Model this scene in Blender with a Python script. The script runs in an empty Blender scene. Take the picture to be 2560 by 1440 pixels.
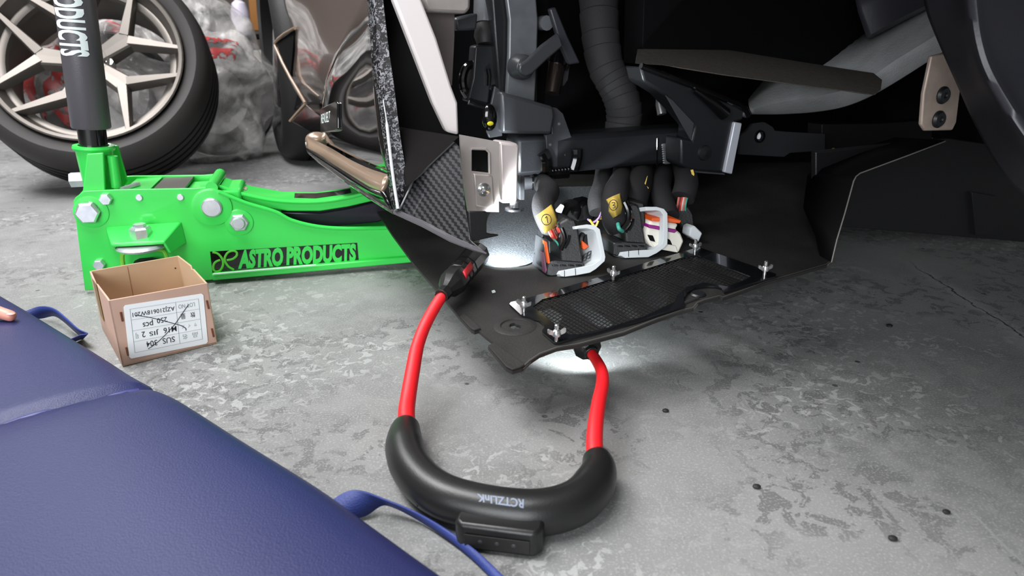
import bpy, bmesh, math, random
from mathutils import Vector as V, Matrix
from mathutils.geometry import tessellate_polygon
C = bpy.context.scene.collection
random.seed(7)
# ------------------------------------------------------------------ camera, light, exposure
F = 1728.0; PITCH = math.radians(20.3); CAMZ = 0.42
CT, ST = math.cos(PITCH), math.sin(PITCH)
cam_d = bpy.data.cameras.new('camera'); cam = bpy.data.objects.new('camera', cam_d); C.objects.link(cam)
cam.location = (0, 0, CAMZ); cam.rotation_euler = (math.pi/2 - PITCH, 0, 0)
cam_d.sensor_width = 36; cam_d.lens = F/2560*36; cam_d.clip_start = 0.02
cam_d.dof.use_dof = True; cam_d.dof.focus_distance = 0.95; cam_d.dof.aperture_fstop = 7.0
bpy.context.scene.camera = cam
vs = bpy.context.scene.view_settings
vs.view_transform = 'Standard'; vs.look = 'None'; vs.gamma = 1; vs.use_curve_mapping = False; vs.exposure = 0.14
w = bpy.data.worlds.new('world'); bpy.context.scene.world = w; w.use_nodes = True
w.node_tree.nodes['Background'].inputs[0].default_value = (0.95, 0.98, 1.0, 1)
w.node_tree.nodes['Background'].inputs[1].default_value = 0.2

def area(name, loc, target, sx, sy, power, col=(1, 1, 1)):
    d = bpy.data.lights.new(name, 'AREA'); d.shape = 'RECTANGLE'; d.size = sx; d.size_y = sy; d.energy = power; d.color = col
    o = bpy.data.objects.new(name, d); C.objects.link(o); o.location = loc
    o.rotation_euler = (V(target)-V(loc)).to_track_quat('-Z', 'Y').to_euler(); return o
LED1, LED2 = 11.0, 2.0
area('ceiling_lamp_light', (-0.9, 0.5, 2.7), (-0.8, 0.6, 0), 2.2, 0.9, 78)
area('ceiling_lamp_light.001', (-2.0, 1.3, 2.7), (-1.4, 1.5, 0), 2.2, 0.9, 65)
area('ceiling_lamp_light.002', (-2.4, 3.0, 2.8), (-1.4, 2.6, 0), 2.0, 1.0, 45)
area('front_fill_light', (-0.9, -2.3, 1.05), (-0.1, 1.0, .30), 2.2, 1.5, 92, (.93, .97, 1))  # unseen fill added behind the camera to brighten upright faces

# ------------------------------------------------------------------ pixel rays -> world
def ray(px, py):
    u, v = (px-1280)/F, (py-720)/F
    return V((u, CT - v*ST, -ST - v*CT))
O = V((0, 0, CAMZ))
def pd(px, py, d): return O + ray(px, py)*d
def G(px, py, z=0.0):
    r = ray(px, py); return O + r*((z-CAMZ)/r.z)
def PP(px, py, pl):
    n, p0 = pl; r = ray(px, py); return O + r*(n.dot(p0-O)/n.dot(r))
def proj(p):
    q = p-O; d = q.y*CT - q.z*ST; up = q.y*ST + q.z*CT
    return 1280+F*q.x/d, 720-F*up/d
def pl3(a, b, c): return ((b-a).cross(c-a).normalized(), a)
E1 = V((math.cos(math.radians(23)), math.sin(math.radians(23)), 0)); E2 = V((-E1.y, E1.x, 0)); UP = V((0, 0, 1))
def lat(px, py, d): return (E2, pd(px, py, d))       # plane square across the car
def poly(pts, pl): return [PP(x, y, pl) for x, y in pts]

# ------------------------------------------------------------------ materials
def lin(c): return tuple(((x/255)/12.92 if x/255 <= .04045 else ((x/255+.055)/1.055)**2.4) for x in c)
MATS = {}
def mat(name, rgb, rough=.5, metal=0, bump=0, bscale=200, var=0, vscale=20, coat=0, alpha=1, emit=0, spec=.5):
    m = bpy.data.materials.new(name); m.use_nodes = True; nt = m.node_tree; b = nt.nodes['Principled BSDF']
    c = (*lin(rgb), 1)
    b.inputs['Base Color'].default_value = c; b.inputs['Roughness'].default_value = rough; b.inputs['Metallic'].default_value = metal
    b.inputs['Coat Weight'].default_value = coat; b.inputs['Coat Roughness'].default_value = .04; b.inputs['Alpha'].default_value = alpha
    b.inputs['Specular IOR Level'].default_value = spec
    if emit:
        b.inputs['Emission Color'].default_value = c; b.inputs['Emission Strength'].default_value = emit
    tc = nt.nodes.new('ShaderNodeTexCoord')
    if var:
        n = nt.nodes.new('ShaderNodeTexNoise'); n.inputs['Scale'].default_value = vscale; n.inputs['Detail'].default_value = 6
        nt.links.new(tc.outputs['Object'], n.inputs['Vector'])
        r = nt.nodes.new('ShaderNodeValToRGB'); r.color_ramp.elements[0].position = .3; r.color_ramp.elements[1].position = .7
        r.color_ramp.elements[0].color = tuple(x*(1-var) for x in c[:3])+(1,); r.color_ramp.elements[1].color = tuple(min(1, x*(1+var)) for x in c[:3])+(1,)
        nt.links.new(n.outputs['Fac'], r.inputs[0]); nt.links.new(r.outputs[0], b.inputs['Base Color'])
    if bump:
        n2 = nt.nodes.new('ShaderNodeTexNoise'); n2.inputs['Scale'].default_value = bscale; n2.inputs['Detail'].default_value = 4
        nt.links.new(tc.outputs['Object'], n2.inputs['Vector'])
        bp = nt.nodes.new('ShaderNodeBump'); bp.inputs['Strength'].default_value = bump; bp.inputs['Distance'].default_value = .002
        nt.links.new(n2.outputs['Fac'], bp.inputs['Height']); nt.links.new(bp.outputs[0], b.inputs['Normal'])
    MATS[name] = m; return m
GREEN = mat('green_paint', (58, 212, 84), .32, coat=.35, bump=.05, bscale=60)
BLACKPL = mat('black_plastic', (26, 26, 27), .45, bump=.15, bscale=400)
BLACKGL = mat('black_gloss', (12, 12, 13), .12, coat=.5)
BLACKPT = mat('black_paint', (30, 31, 34), .38, bump=.1, bscale=300)
GREYPT = mat('dark_grey_paint', (62, 63, 67), .36, bump=.08, bscale=300)
STEELGR = mat('grey_rail', (122, 124, 128), .33, metal=.35, var=.15, vscale=30)
DEEP = mat('deep_black', (7, 7, 8), .7, spec=.12)
RUBBER = mat('rubber', (30, 29, 29), .6, bump=.2, bscale=150)
SIDEW = mat('tyre_side', (44, 41, 40), .62, var=.15, vscale=9)
ZINC = mat('zinc', (214, 218, 224), .36, metal=.75, var=.12, vscale=60)
CHROME = mat('chrome', (232, 232, 232), .2, metal=.9)
ALLOY = mat('alloy', (116, 110, 105), .42, metal=.6, var=.06, vscale=8)
SILVER = mat('silver_bracket', (206, 196, 192), .42, metal=.55, var=.1, vscale=25, bump=.05)
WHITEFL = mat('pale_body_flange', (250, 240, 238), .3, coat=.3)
BODY = mat('bronze_grey_body', (112, 100, 95), .16, metal=.4, coat=1)
BODYDK = mat('dark_gloss_body', (30, 28, 28), .04, metal=.35, coat=1)
GOLD = mat('beige_gloss_edge', (148, 126, 108), .28, metal=.25, coat=.3)
RED = mat('red_silicone', (226, 24, 34), .5, bump=.05)
REDBT = mat('red_button', (206, 38, 52), .5)
HANDBLK = mat('black_soft_housing', (27, 27, 27), .36, bump=.06, bscale=500)
SLEEVE = mat('foam_sleeve', (82, 80, 84), .33, bump=.1, bscale=600)
WHITEPR = mat('white_print', (222, 232, 230), .5)
GREYPR = mat('grey_print', (120, 130, 148), .5)
CARD = mat('cardboard_outside', (194, 160, 142), .8, var=.05, vscale=15, bump=.1, bscale=90)
CARDIN = mat('cardboard_inside', (184, 156, 126), .85, var=.05, vscale=12)
LABELW = mat('label_paper', (243, 246, 248), .5)
INK = mat('ink', (40, 42, 48), .6)
INKLT = mat('light_ink', (150, 160, 164), .6)
INKPEN = mat('pen_ink', (28, 40, 60), .5)
TAPEY = mat('yellow_tape', (222, 190, 92), .5, var=.08, vscale=40)
TAPEO = mat('olive_tape', (120, 92, 16), .35)
LEATH = mat('blue_vinyl', (31, 37, 84), .46, spec=.38, bump=.22, bscale=650, var=.05, vscale=4)
STRAP = mat('blue_strap', (46, 62, 132), .55, bump=.3, bscale=700)
SKIN = mat('skin', (222, 150, 132), .45, var=.06, vscale=80)
NAIL = mat('nail', (232, 170, 158), .25)
LEVER = mat('grey_lever_plastic', (204, 209, 212), .45)
ORANGE = mat('orange_seal', (226, 88, 22), .5)
PURPLE = mat('purple_strip', (132, 12, 116), .5)
WHITEPL = mat('white_plastic', (228, 224, 212), .45)
FOAM = mat('fuzzy_foam', (88, 80, 73), .95, bump=.9, bscale=500, var=.2, vscale=120)
DUCT = mat('silver_duct', (226, 228, 230), .42, metal=.2, bump=.3, bscale=260, var=.1, vscale=30)
TABM = mat('tan_metal_tab', (200, 180, 168), .5, metal=.4, var=.15, vscale=40)
CLOTHT = mat('cloth_tape', (33, 32, 34), .8, bump=.3, bscale=500)
LINER = mat('liner_grey', (54, 54, 60), .4, bump=.1, bscale=200)
BROWNBOX = mat('amber_box', (150, 98, 40), .6)
LILAC = mat('lilac_bottle', (226, 218, 236), .4)
WALLM = mat('workshop_wall', (96, 84, 78), .8, var=.1, vscale=2)
WIRES = [mat('wire_'+n, c, .5) for n, c in (('red', (222, 60, 50)), ('salmon', (206, 110, 96)), ('brown', (96, 54, 48)), ('yellow', (222, 190, 60)), ('teal', (70, 170, 150)), ('white', (214, 206, 200)))]

def ng(m): return m.node_tree.nodes, m.node_tree.links
def forged():                       # chopped carbon: pale flakes in black resin
    m = mat('forged_carbon', (20, 20, 22), .4, coat=.15, spec=.3); N, L = ng(m)
    tc = N.new('ShaderNodeTexCoord'); v = N.new('ShaderNodeTexVoronoi'); v.inputs['Scale'].default_value = 250
    no = N.new('ShaderNodeTexNoise'); no.inputs['Scale'].default_value = 120; no.inputs['Detail'].default_value = 3
    mx = N.new('ShaderNodeMixRGB'); mx.inputs[0].default_value = .03
    L.new(tc.outputs['Object'], no.inputs['Vector']); L.new(tc.outputs['Object'], mx.inputs[1]); L.new(no.outputs['Color'], mx.inputs[2])
    L.new(mx.outputs[0], v.inputs['Vector'])
    r = N.new('ShaderNodeValToRGB'); e = r.color_ramp.elements
    e[0].position = .5; e[0].color = (.006, .006, .007, 1); e[1].position = .85; e[1].color = (.24, .24, .26, 1)
    L.new(v.outputs['Color'], r.inputs[0]); L.new(r.outputs[0], N['Principled BSDF'].inputs['Base Color']); return m
FORGED = forged()
def twill():
    m = mat('carbon_twill', (40, 40, 42), .3, coat=1); N, L = ng(m)
    tc = N.new('ShaderNodeTexCoord'); sep = N.new('ShaderNodeSeparateXYZ')
    mp = N.new('ShaderNodeMapping'); mp.inputs['Rotation'].default_value = (0, math.radians(-14), math.radians(-23)); mp.inputs['Scale'].default_value = (400, 400, 400)
    L.new(tc.outputs['Object'], mp.inputs[0]); L.new(mp.outputs[0], sep.inputs[0])
    def mth(op, a, b=None):
        n = N.new('ShaderNodeMath'); n.operation = op
        for i, s in enumerate((a, b)):
            if s is None: continue
            if isinstance(s, (int, float)): n.inputs[i].default_value = s
            else: L.new(s, n.inputs[i])
        return n.outputs[0]
    u = mth('FLOOR', sep.outputs['X']); vv = mth('FLOOR', sep.outputs['Z'])
    q = mth('FLOORED_MODULO', mth('ADD', u, vv), 4) if False else mth('MODULO', mth('ADD', mth('ADD', u, vv), 4000), 4)
    st = mth('LESS_THAN', q, 1.5)
    r = N.new('ShaderNodeValToRGB'); e = r.color_ramp.elements
    e[0].color = (.010, .010, .011, 1); e[1].color = (.05, .05, .053, 1)
    L.new(st, r.inputs[0]); L.new(r.outputs[0], N['Principled BSDF'].inputs['Base Color']); return m
TWILL = twill()
def bag():
    m = mat('clear_bag', (214, 210, 208), .14, bump=.35, bscale=14); N, L = ng(m)
    b = N['Principled BSDF']; b.inputs['Alpha'].default_value = .42
    for n in N:
        if n.type == 'BUMP': n.inputs['Distance'].default_value = .03
    tc = N.new('ShaderNodeTexCoord'); no = N.new('ShaderNodeTexNoise'); no.inputs['Scale'].default_value = 7; no.inputs['Detail'].default_value = 5; no.inputs['Distortion'].default_value = 1.2
    L.new(tc.outputs['Object'], no.inputs['Vector']); r = N.new('ShaderNodeMapRange'); r.inputs[1].default_value = .4; r.inputs[2].default_value = .66
    r.inputs[3].default_value = .14; r.inputs[4].default_value = .74
    L.new(no.outputs['Fac'], r.inputs[0]); L.new(r.outputs[0], b.inputs['Alpha']); return m
BAG = bag()
def redprint():
    m = mat('red_bag_print', (168, 62, 62), .35); N, L = ng(m); b = N['Principled BSDF']
    tc = N.new('ShaderNodeTexCoord'); no = N.new('ShaderNodeTexNoise'); no.inputs['Scale'].default_value = 45; no.inputs['Detail'].default_value = 2
    L.new(tc.outputs['Object'], no.inputs['Vector']); r = N.new('ShaderNodeMapRange'); r.inputs[1].default_value = .42; r.inputs[2].default_value = .5
    L.new(no.outputs['Fac'], r.inputs[0]); L.new(r.outputs[0], b.inputs['Alpha']); return m
REDPRINT = redprint()
def concrete():
    m = mat('concrete_floor', (150, 152, 150), .62); N, L = ng(m); b = N['Principled BSDF']
    tc = N.new('ShaderNodeTexCoord')
    def noise(sc, det=6, dist=0, vec=None, rough=.55):
        n = N.new('ShaderNodeTexNoise'); n.inputs['Scale'].default_value = sc; n.inputs['Detail'].default_value = det; n.inputs['Distortion'].default_value = dist; n.inputs['Roughness'].default_value = rough
        L.new(vec or tc.outputs['Object'], n.inputs['Vector']); return n.outputs['Fac']
    def ramp(s, p0, p1, c0=0, c1=1):
        r = N.new('ShaderNodeMapRange'); r.interpolation_type = 'SMOOTHSTEP'; r.inputs[1].default_value = p0; r.inputs[2].default_value = p1; r.inputs[3].default_value = c0; r.inputs[4].default_value = c1
        L.new(s, r.inputs[0]); return r.outputs[0]
    def mth(op, a, b_):
        n = N.new('ShaderNodeMath'); n.operation = op
        for i, s in enumerate((a, b_)):
            if isinstance(s, (int, float)): n.inputs[i].default_value = s
            else: L.new(s, n.inputs[i])
        return n.outputs[0]
    def mix(f, a, b_):
        n = N.new('ShaderNodeMixRGB')
        if isinstance(f, float): n.inputs[0].default_value = f
        else: L.new(f, n.inputs[0])
        for i, s in ((1, a), (2, b_)):
            if isinstance(s, tuple): n.inputs[i].default_value = (*s, 1)
            else: L.new(s, n.inputs[i])
        return n.outputs[0]
    big = noise(2.2, 5); grain = noise(420, 3); med = noise(24, 9, .8)
    base = mix(ramp(big, .35, .65), (.17, .172, .17), (.26, .262, .257))
    base = mix(ramp(med, .38, .62), base, mix(.5, base, (.25, .253, .248)))
    # worn skin: sharp-edged darker islands and pale flakes
    zone = ramp(noise(4.2, 3), .44, .58)
    isl = mth('MULTIPLY', ramp(noise(38, 6, .7, rough=.6), .53, .545), zone)
    base = mix(mth('MULTIPLY', isl, .75), base, (.105, .105, .105))
    flk = mth('MULTIPLY', ramp(noise(60, 7, 1.0, rough=.62), .56, .58), ramp(noise(3.1, 3), .42, .6))
    base = mix(mth('MULTIPLY', flk, .7), base, (.42, .43, .42))
    # speckle
    sp = ramp(grain, .52, .66); base = mix(mth('MULTIPLY', sp, .65), base, (.36, .36, .355))
    sd = ramp(noise(260, 2), .34, .24); base = mix(mth('MULTIPLY', sd, .5), base, (.09, .09, .09))
    # pits
    vo = N.new('ShaderNodeTexVoronoi'); vo.inputs['Scale'].default_value = 22; L.new(tc.outputs['Object'], vo.inputs['Vector'])
    pit = mth('MULTIPLY', ramp(vo.outputs['Distance'], .10, .05), ramp(noise(9, 2), .5, .62))
    base = mix(mth('MULTIPLY', pit, .85), base, (.03, .03, .03))
    # scratches
    mp = N.new('ShaderNodeMapping'); mp.inputs['Rotation'].default_value = (0, 0, math.radians(52)); mp.inputs['Scale'].default_value = (60, 1.6, 1); L.new(tc.outputs['Object'], mp.inputs[0])
    scr = ramp(noise(1.6, 4, .1, mp.outputs[0]), .66, .72); base = mix(mth('MULTIPLY', scr, .4), base, (.33, .335, .33))
    # one wandering crack
    sep = N.new('ShaderNodeSeparateXYZ'); L.new(tc.outputs['Object'], sep.inputs[0])
    a, b2 = G(2330, 690), G(2560, 850); d = (b2-a).normalized(); nn = V((-d.y, d.x, 0))
    s = mth('ADD', mth('ADD', mth('MULTIPLY', sep.outputs['X'], nn.x), mth('MULTIPLY', sep.outputs['Y'], nn.y)), -nn.dot(a))
    s = mth('ADD', s, mth('MULTIPLY', mth('ADD', noise(14, 6), -.5), .05))
    al = mth('ADD', mth('ADD', mth('MULTIPLY', sep.outputs['X'], d.x), mth('MULTIPLY', sep.outputs['Y'], d.y)), -d.dot(a))
    ab = mth('ABSOLUTE', s, 0); on = ramp(al, -.12, .0)
    base = mix(mth('MULTIPLY', mth('MULTIPLY', ramp(ab, .03, .0), on), .35), base, (.42, .42, .42))
    base = mix(mth('MULTIPLY', mth('MULTIPLY', ramp(ab, .0022, .0008), on), .9), base, (.03, .03, .03))
    L.new(base, b.inputs['Base Color'])
    bp = N.new('ShaderNodeBump'); bp.inputs['Strength'].default_value = .5; bp.inputs['Distance'].default_value = .0012
    h = mth('ADD', mth('ADD', mth('MULTIPLY', grain, .6), mth('MULTIPLY', isl, -.5)), mth('MULTIPLY', pit, -2))
    L.new(h, bp.inputs['Height']); L.new(bp.outputs[0], b.inputs['Normal']); return m
FLOORM = concrete()

# ------------------------------------------------------------------ mesh builder
def ortho(d):
    d = d.normalized(); a = V((0, 0, 1)) if abs(d.z) < .9 else V((1, 0, 0)); u = d.cross(a).normalized(); return u, d.cross(u).normalized()
class M:
    def __init__(s): s.v, s.f = [], []
    def add(s, vs, fs):
        k = len(s.v); s.v += [V(x) for x in vs]; s.f += [tuple(i+k for i in f) for f in fs]; return s
    def prism(s, pts, off):
        n = len(pts); return s.add(list(pts)+[p+off for p in pts], [tuple(range(n)), tuple(range(2*n-1, n-1, -1))]+[(i, i+n, (i+1) % n+n, (i+1) % n) for i in range(n)])
    def holed(s, outer, holes, off):           # polygon with holes, extruded
        loops = [outer]+holes; flat = [p for l in loops for p in l]
        tris = [tuple(t) for t in tessellate_polygon(loops)]; n = len(flat)
        fs = tris+[tuple(i+n for i in reversed(t)) for t in tris]; k = 0
        for l in loops:
            m = len(l); fs += [(k+i, k+(i+1) % m, k+(i+1) % m+n, k+i+n) for i in range(m)]; k += m
        return s.add(flat+[p+off for p in flat], fs)
    def box(s, c, ax, ay, az):
        c = V(c); return s.prism([c-ax-ay-az, c+ax-ay-az, c+ax+ay-az, c-ax+ay-az], az*2)
    def tube(s, path, r, n=12, caps=True, ref=None):
        path = [V(p) for p in path]; m = len(path); rs = r if isinstance(r, (list, tuple)) and not isinstance(r[0], tuple) and len(r) == m else (list(r) if isinstance(r, list) else [r]*m)
        vs = []; u = None
        for i, p in enumerate(path):
            t = (path[min(i+1, m-1)]-path[max(i-1, 0)]).normalized()
            if ref is not None: u = t.cross(ref).normalized()
            elif u is None: u, _ = ortho(t)
            else: u = (u-t*u.dot(t)).normalized()
            w = u.cross(t).normalized(); ri = rs[i]; ru, rw = ri if isinstance(ri, tuple) else (ri, ri)
            off = math.pi/4 if n == 4 else 0
            vs += [p+u*ru*math.cos(2*math.pi*k/n+off)+w*rw*math.sin(2*math.pi*k/n+off) for k in range(n)]
        fs = [(i*n+k, i*n+(k+1) % n, (i+1)*n+(k+1) % n, (i+1)*n+k) for i in range(m-1) for k in range(n)]
        if caps: fs += [tuple(range(n-1, -1, -1)), tuple((m-1)*n+k for k in range(n))]
        return s.add(vs, fs)
    def lathe(s, o, ax, prof, n=32, closed=False, u=None, arc=None):
        o = V(o); ax = V(ax).normalized()
        if u is None: u, w = ortho(ax)
        else: w = ax.cross(u).normalized()
        m = len(prof); vs = []
        for r, h in prof: vs += [o+ax*h+u*r*math.cos(2*math.pi*k/n)+w*r*math.sin(2*math.pi*k/n) for k in range(n)]
        fs = [(i*n+k, i*n+(k+1) % n, ((i+1) % m)*n+(k+1) % n, ((i+1) % m)*n+k) for i in range(m if closed else m-1) for k in range(n)]
        if not closed: fs += [tuple(range(n-1, -1, -1)), tuple((m-1)*n+k for k in range(n))]
        return s.add(vs, fs)
    def ball(s, c, r, sc=(1, 1, 1), ax=None, n=16, m=10):
        ax = ax or (V((1, 0, 0)), V((0, 1, 0)), UP); c = V(c); vs = [c+ax[2]*r*sc[2]]
        for i in range(1, m):
            a = math.pi*i/m
            vs += [c+ax[0]*r*sc[0]*math.sin(a)*math.cos(2*math.pi*k/n)+ax[1]*r*sc[1]*math.sin(a)*math.sin(2*math.pi*k/n)+ax[2]*r*sc[2]*math.cos(a) for k in range(n)]
        vs.append(c-ax[2]*r*sc[2]); l = len(vs)-1
        fs = [(0, 1+k, 1+(k+1) % n) for k in range(n)]+[(1+i*n+k, 1+(i+1)*n+k, 1+(i+1)*n+(k+1) % n, 1+i*n+(k+1) % n) for i in range(m-2) for k in range(n)]
        fs += [(l, 1+(m-2)*n+(k+1) % n, 1+(m-2)*n+k) for k in range(n)]
        return s.add(vs, fs)
    def grid(s, rows):
        a, b = len(rows), len(rows[0]); return s.add([p for r in rows for p in r], [(i*b+j, i*b+j+1, (i+1)*b+j+1, (i+1)*b+j) for i in range(a-1) for j in range(b-1)])
    def loft(s, rings):
        n = len(rings[0]); k = len(rings); s.add([p for r in rings for p in r], [(i*n+j, i*n+(j+1) % n, (i+1)*n+(j+1) % n, (i+1)*n+j) for i in range(k-1) for j in range(n)]+[tuple(range(n-1, -1, -1)), tuple((k-1)*n+j for j in range(n))]); return s
    def build(s, name, m, parent=None, bevel=0, solid=0, sub=0, ang=35, recalc=True, label=None, org=None, cat=None, group=None, kind=None):
        r = ROOT.get(parent, V((0, 0, 0))) if parent else None
        if r is None:
            if org is None:
                zs = min(v.z for v in s.v); org = sum(s.v, V())/len(s.v); org.z = zs
            r = V(org)
        me = bpy.data.meshes.new(name); me.from_pydata([v-r for v in s.v], [], s.f)
        if recalc:
            bm = bmesh.new(); bm.from_mesh(me); bmesh.ops.recalc_face_normals(bm, faces=bm.faces); bm.to_mesh(me); bm.free()
        me.polygons.foreach_set('use_smooth', [True]*len(me.polygons)); me.set_sharp_from_angle(angle=math.radians(ang)); me.materials.append(m)
        o = bpy.data.objects.new(name, me); C.objects.link(o)
        if parent: o.parent = parent
        else: o.location = r
        ROOT[o] = r
        if solid:
            md = o.modifiers.new('thickness', 'SOLIDIFY'); md.thickness = solid; md.offset = 0
        if bevel:
            md = o.modifiers.new('bevel', 'BEVEL'); md.width = bevel; md.segments = 2; md.limit_method = 'ANGLE'; md.angle_limit = math.radians(40)
        if sub:
            md = o.modifiers.new('sub', 'SUBSURF'); md.levels = sub; md.render_levels = sub
        tag(o, label, cat, group, kind); return o
ROOT = {}
def tag(o, label=None, cat=None, group=None, kind=None):
    for k, x in (('label', label), ('category', cat), ('group', group), ('kind', kind)):
        if x: o[k] = x
def thing(name, label, cat, loc, group=None):
    o = bpy.data.objects.new(name, None); C.objects.link(o); o.location = loc; o.empty_display_size = .02
    ROOT[o] = V(loc); tag(o, label, cat, group); return o
def inst(name, me, parent, mw):            # a further copy of a part, sharing mesh data
    o = bpy.data.objects.new(name, me); C.objects.link(o); o.parent = parent
    o.matrix_local = Matrix.Translation(-ROOT[parent]) @ mw; ROOT[o] = ROOT[parent]; return o
def frame(loc, x, y, z): return Matrix(((x.x, y.x, z.x, loc.x), (x.y, y.y, z.y, loc.y), (x.z, y.z, z.z, loc.z), (0, 0, 0, 1)))
def smooth(pts, n=6):                       # Catmull-Rom through points (tuples or vectors)
    P = [V(p) for p in pts]; out = []
    for i in range(len(P)-1):
        a, b, c, d = P[max(i-1, 0)], P[i], P[i+1], P[min(i+2, len(P)-1)]
        for k in range(n):
            t = k/n; out.append(.5*((2*b)+(c-a)*t+(2*a-5*b+4*c-d)*t*t+(3*b-a-3*c+d)*t**3))
    out.append(P[-1]); return out
def s2(pts, n=6): return [(p.x, p.y) for p in smooth([(x, y, 0) for x, y in pts], n)]
TXT = {}
def text_uv(s, bold=0.0):                   # glyph mesh with its box scaled to 0..1
    key = (s, bold)
    if key not in TXT:
        cu = bpy.data.curves.new('t', 'FONT'); cu.body = s; cu.offset = bold; cu.resolution_u = 3
        o = bpy.data.objects.new('t', cu); C.objects.link(o); bpy.context.view_layer.update()
        me = bpy.data.meshes.new_from_object(o.evaluated_get(bpy.context.evaluated_depsgraph_get()))
        vs = [v.co.copy() for v in me.vertices]; fs = [tuple(p.vertices) for p in me.polygons]
        bpy.data.objects.remove(o); bpy.data.curves.remove(cu); bpy.data.meshes.remove(me)
        x0, x1 = min(v.x for v in vs), max(v.x for v in vs); y0, y1 = min(v.y for v in vs), max(v.y for v in vs)
        TXT[key] = ([((v.x-x0)/(x1-x0), (v.y-y0)/(y1-y0)) for v in vs], fs)
    return TXT[key]
def text_map(s, fn, m, parent, name='lettering', bold=0.0, cuts=0):
    uv, fs = text_uv(s, bold)
    if cuts:
        bm = bmesh.new(); vv = [bm.verts.new((u, w, 0)) for u, w in uv]
        for f in fs: bm.faces.new([vv[i] for i in f])
        bmesh.ops.triangulate(bm, faces=bm.faces)
        bmesh.ops.subdivide_edges(bm, edges=[e for e in bm.edges if e.calc_length() > .12], cuts=cuts, use_grid_fill=False)
        bmesh.ops.triangulate(bm, faces=bm.faces); bm.verts.index_update()
        uv = [(v.co.x, v.co.y) for v in bm.verts]; fs = [tuple(v.index for v in f.verts) for f in bm.faces]; bm.free()
    b = M().add([fn(u, w) for u, w in uv], fs); return b.build(name, m, parent, recalc=False)
def text_quad(s, bl, br, tr, tl, m, parent, name='lettering', bold=0.0):
    return text_map(s, lambda u, w: (bl*(1-u)+br*u)*(1-w)+(tl*(1-u)+tr*u)*w, m, parent, name, bold)
# ------------------------------------------------------------------ setting
fl = M().add([V((-5, -2.5, 0)), V((5, -2.5, 0)), V((5, 6, 0)), V((-5, 6, 0))], [(0, 1, 2, 3)]).build('floor', FLOORM, kind='structure', org=V((0, 0, 0)), label='worn grey concrete workshop floor')
M().box((0, 6.05, 1.5), V((5, 0, 0)), V((0, .05, 0)), V((0, 0, 1.5))).build('wall_back', WALLM, kind='structure', label='dull brown workshop wall at the back')
M().box((-5.05, 1.75, 1.5), V((.05, 0, 0)), V((0, 4.25, 0)), V((0, 0, 1.5))).build('wall_left', WALLM, kind='structure', label='dull workshop wall on the left')

# ------------------------------------------------------------------ alloy wheel with tyre
def wheel_at(c, n, u, R, wd, parent, tyre_mat, rim=True):
    """tyre (and rim) around axis n (pointing out of the face), face plane through c"""
    r0 = R*.80; k_ = R/.334
    prof = [(r0-.004, -.004), (r0+.006, .004), (r0+.02, .010), (R*.90, .014), (R*.955, .004), (R*.985, -.018), (R, -.05), (R, -wd*.5), (R, -wd+.04), (R*.985, -wd+.01), (R*.95, -wd-.01), (r0, -wd), (r0-.012, -wd+.02), (r0-.012, -.02)]
    b = M().lathe(c, n, prof, 72, closed=True, u=u); t = b.build('tyre', tyre_mat, parent, ang=50)
    g = M()
    for k in range(4):
        h = -.07-k*(wd-.12)/3
        g.lathe(c, n, [(R+.0008, h), (R+.0008, h-.008), (R-.004, h-.004)], 72, closed=True, u=u)
    g.build('tread_groove', DEEP, t)
    return t
WS = .88; RC = O+(V((-1.36, 2.325, .35))-O)*.84; yaw, tl = .29, .50
WN = V((math.sin(yaw)*math.cos(tl), -math.cos(yaw)*math.cos(tl), math.sin(tl)))
WU = V((math.cos(yaw), math.sin(yaw), 0)); WW = WN.cross(WU); WW = WW if WW.z > 0 else -WW
wheel = thing('alloy_wheel', 'silver five spoke alloy wheel with black tyre standing behind the green jack handle', 'wheel', (RC.x, RC.y, 0))
tyre = wheel_at(RC, WN, WU, .348*WS, .25*WS, wheel, SIDEW)
S_ = lambda pr: [(r*WS, h*WS) for r, h in pr]
b = M()
b.lathe(RC, WN, S_([(.276, .012), (.272, .016), (.262, .012), (.258, -.012), (.247, -.03), (.243, -.11), (.252, -.235), (.264, -.24), (.270, -.235), (.258, -.22), (.252, -.11), (.256, -.03), (.268, -.012)]) , 72, closed=True, u=WU)
rim = b.build('rim', ALLOY, wheel, ang=30)
M().lathe(RC, WN, S_([(.2465, -.034), (.240, -.034), (.228, -.040), (.226, -.060), (.2465, -.060)]), 72, closed=True, u=WU).build('rim_step', ALLOY, rim)
def wp(r, a, h): return RC + (WU*r*math.cos(a) + WW*r*math.sin(a) + WN*h)*WS
M().lathe(RC, WN, S_([(.060, -.05), (.066, -.035), (.050, -.024), (.046, -.09), (.06, -.09)]), 40, closed=True, u=WU).build('hub', ALLOY, wheel)
M().lathe(RC, WN, S_([(.0, -.028), (.028, -.028), (.032, -.032), (.032, -.05), (0, -.05)]), 32, u=WU).build('centre_cap', CHROME, wheel)
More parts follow.
